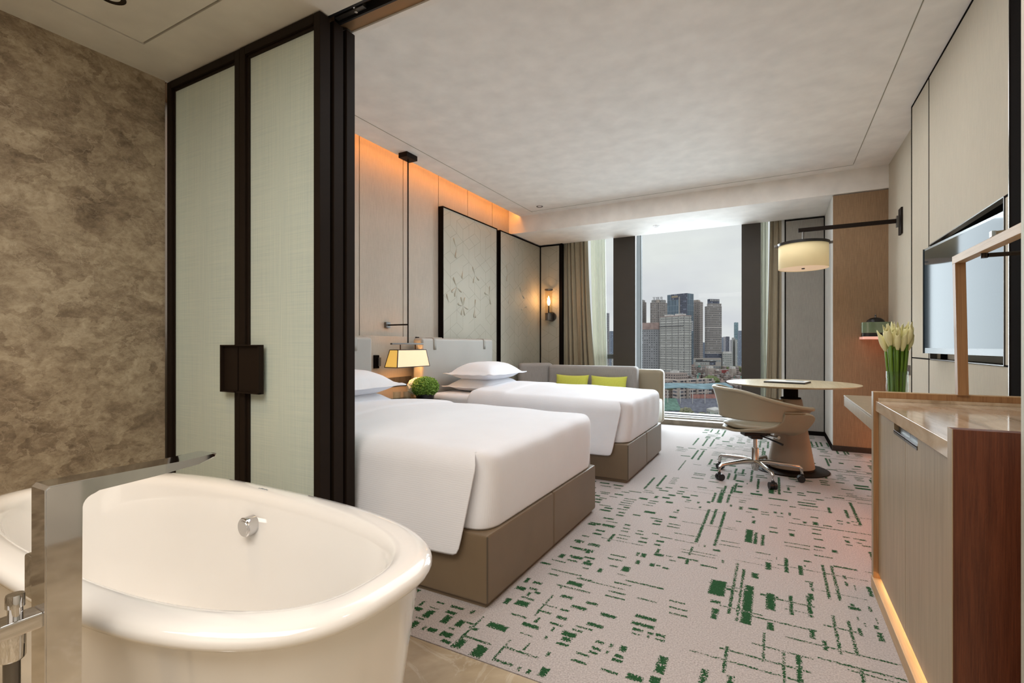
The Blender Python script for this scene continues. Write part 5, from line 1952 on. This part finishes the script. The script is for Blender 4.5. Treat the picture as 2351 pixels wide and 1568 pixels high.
building('apartment_tower', 'hazy pale tower seen past the sheer curtain', 1380, 1386, 1399, 718, 900, 20, 12, ['front_haze', 'front_haze', 'roof_grey'], crown=(('roof_block', .1, .9, .1, .55, 0, 4, 'concrete'),))
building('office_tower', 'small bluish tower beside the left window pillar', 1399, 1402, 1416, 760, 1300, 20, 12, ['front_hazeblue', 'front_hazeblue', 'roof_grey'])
building('apartment_tower', 'brown apartment tower cut off by the left window pillar', 1440, 1474, 1484, 692, 880, 6, 20, ['front_brown', 'front_brown', 'roof_grey'], crown=(('roof_frame', .0, 1, .0, .7, 0, 3.2, 'concrete'),))
o, A, B, C, zt3 = building('apartment_tower', 'brown apartment tower carrying three characters on its roof', 1493, 1525, 1536, 694, 860, 8, 26, ['front_beige', 'front_brown', 'roof_grey'],
                           crown=(('roof_frame', .02, .35, .1, .4, 0, 4.5, 'concrete'), ('roof_frame', .6, .95, .1, .4, 0, 4.5, 'concrete'), ('roof_block', .36, .6, .0, .5, 0, 4.8, 'roof_beige')))
# three rooftop characters, standing on the tower
for k, chx in enumerate('玉锦湾'):
    cu_ = bpy.data.curves.new('rooftop_character', 'FONT')
    cu_.body = chx
    cu_.size = 6.2
    cu_.extrude = .25
    cu_.align_x = 'CENTER'
    tmp = bpy.data.objects.new('tmp_text', cu_)
    COL.objects.link(tmp)
    bpy.context.view_layer.update()
    me = bpy.data.meshes.new_from_object(tmp.evaluated_get(bpy.context.evaluated_depsgraph_get()))
    bpy.data.objects.remove(tmp)
    s_o = bpy.data.objects.new('rooftop_character', me)
    me.materials.append(MATS['sign_dark'])
    COL.objects.link(s_o)
    s_o.parent = o
    d_ = (B - A).normalized()
    p = A + (B - A) * (.27 + .25 * k)
    s_o.location = (p.x - B.x, p.y - B.y, zt3 + 4.9 - GZ)
    s_o.rotation_euler = (PI / 2, 0, math.atan2(d_.y, d_.x))
o, A, B, C, zt3 = building('office_tower', 'dark blue glass office tower, tallest in the view', 1532, 1578, 1592.5, 673, 780, 30, 12, ['front_blue', 'front_blue_side', 'roof_grey'])
d_ = (B - A).normalized()
n_ = Vector((d_.y, -d_.x, 0))


def onfront(name, A, B, f0, f1, z0, z1, mat, off=.6, par=None):
    """shallow piece fixed on the front from A to B, fractions f along it"""
    d = (B - A).normalized()
    n2 = Vector((d.y, -d.x, 0))
    if n2.dot(A) > 0:
        n2 = -n2
    p, q = A + (B - A) * f0, A + (B - A) * f1
    mb = MB()
    block(mb, p + n2 * off, q + n2 * off, q - n2 * .05, z0, z1, (0, 0, 0))
    return mb.build(name, mat, par, smooth=False)


onfront('dark_crown', A, B, .20, 1.0, zt3 - 9, zt3 + .1, 'front_blue_dark', .5, o)
onfront('dark_side_bay', A, B, .66, 1.0, zat(722, 790), zt3 - 9, 'front_blue_dark', .5, o)
onfront('pale_fin', A, B, .60, .66, zat(724, 800), zat(682, 800), 'concrete', 1.2, o)
for k in range(7):
    onfront('crown_letter', A, B, .24 + .045 * k, .27 + .045 * k, zt3 - 5.6, zt3 - 2.4, 'gold_sign', .9, o)
for k in range(6):
    zc_ = zat(738 + 4 * k, 784)
    onfront('side_letter', B, C, .45, .85, zc_ - 1.0, zc_ + .9, 'sign_white', .7, o)
building('apartment_tower', 'brown residential tower right behind the blue glass tower', 1590, 1606, 1614, 692, 830, 10, 16, ['front_tan', 'front_brown', 'roof_grey'], crown=(('roof_block', .2, .95, .0, .6, 0, 3.0, 'roof_beige'),))
o, A, B, C, zt3 = building('office_tower', 'grey brown tower with a stepped crown standing alone on the right', 1618, 1624, 1657, 703, 760, 8, 6, ['front_grid', 'front_grid', 'roof_grey'], vbot=812,
                           crown=(('crown_step', .0, 1, .16, .98, 0, 4.5, 'front_grid'), ('crown_top', .1, .9, .17, .86, 4.5, 11.5, 'front_blue_dark')))
mb = MB()
block(mb, A, B, C, GZ, zat(812, 760), (0, 0, 0))
mb.build('dark_podium', 'front_blue_dark', o, smooth=False)
for k in range(6):
    onfront('crown_slot', B, C, .21 + .108 * k, .26 + .108 * k, zt3 + 8.2, zt3 + 10.8, 'roof_white', .25, o)
o, A, B, C, zt3 = building('apartment_block', 'broad pale apartment slab in front of the blue glass tower', 1514, 1570, 1587.5, 725, 600, 34, 8, ['front_slab', 'front_slab_end', 'roof_pink'],
                           crown=(('roof_edge', .0, 1, .0, 1, 0, .8, 'roof_pink'), ('stair_house', .15, .38, .1, .8, .8, 3.2, 'roof_white'), ('stair_house', .62, .82, .1, .8, .8, 3.0, 'roof_white')))
onfront('dark_ledge', A, B, 0, 1, zat(748.5, 600), zat(747.5, 600), 'sign_dark', .5, o)
o, A, B, C, zt3 = building('apartment_block', 'grey apartment block with a plain pink top band left of the pale slab', 1452, 1512, 1520, 741, 640, 14, 30, ['front_grey', 'front_grey', 'roof_pink'])
onfront('top_band', A, B, 0, 1.0, zat(756, 640), zt3 + .2, 'roof_pink', .5, o)
onfront('end_band', B, C, 0, 1.0, zat(756, 640), zt3 + .2, 'roof_pink', .5, o)
o, A, B, C, zt3 = building('shopping_hall', 'long low beige hall with dark lettering below the towers', 1592, 1594, 1656, 822.5, 700, 10, 4, ['front_mall', 'front_mall', 'roof_beige'])
onfront('canopy_line', B, C, .04, .80, zat(830.5, 700), zat(829, 700), 'sign_dark', .8, o)
onfront('glass_front', B, C, .05, .55, zat(838, 700), zat(831, 700), 'front_pale', .4, o)
onfront('dark_glass', B, C, .57, .78, zat(838, 700), zat(831, 700), 'front_blue_dark', .4, o)
for k in range(5):
    f_ = .055 + .055 * k
    onfront('sign_character', B, C, f_, f_ + .034, zat(828, 700), zat(825.3, 700), 'sign_dark', .7, o)
building('apartment_block', 'white low block with comb like top right of the lone tower', 1656.5, 1659, 1681, 811, 760, 8, 4, ['front_pale', 'front_pale', 'roof_white'], crown=(('roof_frame', .1, .9, .05, .95, 0, 2.6, 'roof_white'),))
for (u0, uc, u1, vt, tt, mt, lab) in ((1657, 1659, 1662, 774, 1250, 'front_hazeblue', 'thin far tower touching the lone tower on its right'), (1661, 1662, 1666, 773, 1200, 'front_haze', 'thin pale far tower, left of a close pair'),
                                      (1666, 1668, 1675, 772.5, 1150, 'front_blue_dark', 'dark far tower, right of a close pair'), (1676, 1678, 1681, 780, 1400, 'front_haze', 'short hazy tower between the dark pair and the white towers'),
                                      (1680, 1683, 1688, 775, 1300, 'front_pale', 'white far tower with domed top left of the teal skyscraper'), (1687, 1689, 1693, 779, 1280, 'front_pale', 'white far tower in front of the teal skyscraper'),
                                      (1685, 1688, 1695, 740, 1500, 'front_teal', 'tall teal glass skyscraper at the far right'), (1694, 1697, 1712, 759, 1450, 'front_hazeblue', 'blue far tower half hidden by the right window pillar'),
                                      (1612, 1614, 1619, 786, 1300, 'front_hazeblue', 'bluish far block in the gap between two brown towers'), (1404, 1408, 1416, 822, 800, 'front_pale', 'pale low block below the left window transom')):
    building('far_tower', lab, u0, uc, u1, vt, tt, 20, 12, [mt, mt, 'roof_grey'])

# named larger pieces of the quarter
for (u0, uc, u1, vt, tt, m1, mr, lab, hut) in ((1516, 1552, 1578, 857, 560, 'front_low', 'roof_pink', 'long pink flat roofed block with one square roof hut', ((.15, .45, .1, .5),)),
                                               (1618, 1626, 1640, 846, 640, 'roof_beige', 'roof_beige', 'pink house with two white roof tanks, left of the red roof', ((.1, .8, .1, .4), (.1, .8, .55, .9))),
                                               (1640, 1642, 1672, 849, 660, 'roof_pink', 'roof_grey', 'building with a long red front between two pink houses', ()),
                                               (1672, 1680, 1691, 847, 640, 'roof_beige', 'roof_beige', 'pink house with two white roof tanks, right of the red roof', ((.1, .8, .1, .4), (.1, .8, .55, .9))),
                                               (1512, 1536, 1556, 873, 490, 'front_low', 'roof_beige', 'plain pale house end left of the school', ()),
                                               (1683, 1690, 1712, 866, 600, 'roof_teal', 'roof_teal', 'house with bright green roof by the right window pillar', ()),
                                               (1622, 1640, 1660, 943, 376, 'front_pale', 'roof_white', 'small white house by the chair, below the stadium stand', ())):
    B, A, C = at(uc, tt), at(u0, tt + 14), at(u1, tt + 10)
    FOOT.append(foot(A, B, C))
    o = thing('city_house', lab, 'building', (B.x, B.y, GZ))
    z_ = zat(vt, tt)
    mb = MB()
    block(mb, A, B, C, GZ, z_)
    mb.build('house_walls', [m1, m1, mr], o, smooth=False)
    if 'red front' in lab:
        mb = MB()
        nn = (B - Vector((0, 0, 0))).normalized() * -.6
        block(mb, B + nn, C + nn, C, zat(857, tt), zat(850.5, tt), (0, 0, 0))
        mb.build('red_front', 'roof_red', o, smooth=False)
    for (f0, f1, g0, g1) in hut:
        a = lambda f, g: B + (A - B) * f + (C - B) * g
        mb = MB()
        block(mb, a(f1, g0), a(f0, g0), a(f0, g1), z_, z_ + 2.6, (0, 0, 0))
        mb.build('roof_hut', 'roof_white', o, smooth=False)
# school with dark galleries
tt = 470
B, A, C = at(1556, tt), at(1544, tt + 10), at(1634, tt + 26)
FOOT.append(foot(A, B, C))
o = thing('school', 'pink school block with dark open galleries behind the blue stadium roof', 'building', (B.x, B.y, GZ))
mb = MB()
block(mb, A, B, C, GZ, zat(874, tt))
mb.build('school_walls', ['front_school', 'front_school', 'roof_beige'], o, smooth=False)
for f_ in (0, .24, .52, .78):
    onfront('stair_tower', B, C, f_, f_ + .05, GZ, zat(873, tt), 'roof_beige', 1.2, o)

# stadium: curved blue roof over stands, columns, track and pitch
S0, S1 = at(1545, 425), at(1690, 430)
st_ = thing('stadium', 'stadium stand with wavy blue roof and grey terraces above a red track', 'stadium', (S0.x, S0.y, GZ))
dS = (S1 - S0).normalized()
nS = Vector((dS.y, -dS.x, 0))
if nS.dot(S0) > 0:
    nS = -nS
LEN = (S1 - S0).length
zr = zat(893, 430)
mb = MB()


def roof(u, v):
    p = S0 + dS * (u * (LEN + 18) - 22) - nS * (v * 14 - 3)
    w = max(0, 1 - u * 4)
    return Vector((p.x, p.y, zr + 3.2 * v - 2.6 * math.cos(u * 9) * (1 - v * .3) * (.25 + .75 * w) + .8))


mb.grid(roof, 60, 8)
mb.build('wavy_roof', 'roof_blue', st_, solid=.5, angle=180)
mb = MB()
for k in range(9):
    a, b = S0 + dS * (-20) + nS * (k * 2.4), S0 + dS * (LEN + 10) + nS * (k * 2.4)
    z_ = zr - 8 - k * 1.15
    block(mb, a, b, b + nS * 2.5, GZ, z_, (0, 0, 0))
mb.build('terraces', 'stand_blue', st_, smooth=False)
for (f0, f1) in ((-16, 2), (44, 58)):
    mb = MB()
    a, b = S0 + dS * f0, S0 + dS * f1
    q = [(a + nS * 2 + Vector((0, 0, zr - 7.4))), (b + nS * 2 + Vector((0, 0, zr - 7.4))), (b - dS * 3 + nS * 19 + Vector((0, 0, zr - 15.6))), (a - dS * 3 + nS * 19 + Vector((0, 0, zr - 15.6)))]
    mb.b.faces.new([mb.b.verts.new(p) for p in q])
    mb.build('green_seating', 'stand_green', st_, solid=.3, smooth=False)
mb = MB()
block(mb, S0 + dS * 18 + nS * .4, S0 + dS * LEN + nS * .4, S0 + dS * LEN - nS * 4, zr - 8, zr - 4.6, (0, 0, 0))
mb.build('red_back_wall', 'track_red', st_, smooth=False)
for k in range(6):
    p = S0 + dS * (-8 + k * 11) + nS * 8
    MB().cyl((p.x, p.y, GZ), (p.x, p.y, zr + .2), .28, seg=10).build('roof_column', 'roof_white', st_)
mb = MB()
a, b = S0 - dS * 60 + nS * 23, S0 + dS * (LEN + 10) + nS * 23
block(mb, a, b, b + nS * 1, GZ, GZ + 4.6, (0, 0, 0))
mb.build('front_wall', 'front_low', st_, smooth=False)
mb = MB()
mb.b.faces.new([mb.b.verts.new(p + Vector((0, 0, GZ + .06))) for p in (S0 - dS * 110 + nS * 25.5, S0 + dS * 25 + nS * 25.5, S0 + dS * 25 + nS * 37, S0 - dS * 110 + nS * 37)])
tk = mb.build('running_track', 'track_red', None, smooth=False)
tag(tk, 'red running track in front of the stadium stand', 'running track')
mb = MB()
mb.b.faces.new([mb.b.verts.new(p + Vector((0, 0, GZ + .06))) for p in (S0 - dS * 110 + nS * 37, S0 + dS * 20 + nS * 37, S0 + dS * 20 + nS * 80, S0 - dS * 110 + nS * 80)])
pk = mb.build('sports_pitch', 'pitch_green', None, smooth=False)
tag(pk, 'green sports pitch inside the red running track', 'sports field')


def tree(label, u, v, tt, r, mat, seed, group=None):
    p = at(u, tt)
    z_ = zat(v, tt)
    FOOT.append((p.x - r, p.x + r, p.y - r, p.y + r))
    o = thing('tree', label, 'tree', (p.x, p.y, GZ), 0, group)
    MB().cyl((p.x, p.y, GZ), (p.x, p.y, z_), r * .07, r * .04, seg=8).build('trunk', 'trunk', o)
    MB().ico((p.x, p.y, z_), r, 5, (1, 1, .75), disp=.34, freq=3.4, seed=seed).build('crown', mat, o, angle=20)


tree('big green tree above the school roofs left of the chair', 1632, 877, 560, 9.0, 'leaf', 1)
tree('green tree right of the biggest tree among the old roofs', 1651, 874, 600, 5.0, 'leaf', 2)
tree('greyish tree in front of the stadium stand by the window sill', 1576, 948, 390, 5.2, 'leaf_grey', 3)
tree('small tree at the left end of the blue stadium roof', 1538, 889, 455, 3.6, 'leaf_grey', 4)
tree('greyish tree in front of the stadium next to the office chair', 1612, 956, 385, 4.0, 'leaf_grey', 5)
for k in range(6):
    tree('dark green tree in the row behind the low houses at right', 1659 + k * 9, 845 + (k % 3) * 2, 715 + (k % 2) * 16, 3.6 + .5 * (k % 3), 'leaf', 10 + k, 'trees behind the low houses')

# the old quarter: low houses
rr = random.Random(5)
HOUSE_LABEL = 'low pinkish old house among the crowded roofs below the towers'
k = 0
for vb, tt in ((842, 690), (846, 672), (850, 655), (854, 636), (858, 618), (862, 598), (866, 578), (871, 556), (877, 530), (883, 505)):
    u = 1500
    while u < 1722:
        w = rr.uniform(8, 17)
        t2 = tt + rr.uniform(-7, 7)
        B = at(u + w * rr.uniform(.3, .8), t2)
        A = at(u, t2 + rr.uniform(4, 16))
        C = at(u + w, t2 + rr.uniform(4, 16))
        f_ = foot(A, B, C)
        if hits(f_):
            u += 3
            continue
        FOOT.append(f_)
        o = thing('low_house', HOUSE_LABEL, 'building', (B.x, B.y, GZ), 0, 'low houses of the old quarter')
        h = zat(vb + rr.uniform(-2.5, 3.5), t2) - GZ
        mb = MB()
        roof = rr.choice(('roof_pink', 'roof_grey', 'roof_beige', 'roof_grey', 'roof_pink', 'concrete'))
        block(mb, A, B, C, GZ, GZ + h)
        mb.build('house_walls', ['front_low', 'front_low', roof], o, smooth=False)
        if rr.random() < .6:
            a = lambda f, g: B + (A - B) * f + (C - B) * g
            mb = MB()
            f0, g0 = rr.uniform(.05, .5), rr.uniform(.05, .5)
            block(mb, a(f0 + .4, g0), a(f0, g0), a(f0, g0 + .4), GZ + h, GZ + h + rr.uniform(1.5, 3.2), (0, 0, 0))
            mb.build('roof_hut', rr.choice(('roof_beige', 'roof_white', 'roof_teal', 'roof_grey', 'roof_pink', 'concrete')), o, smooth=False)
        u += w + rr.uniform(-2, 4)
        k += 1
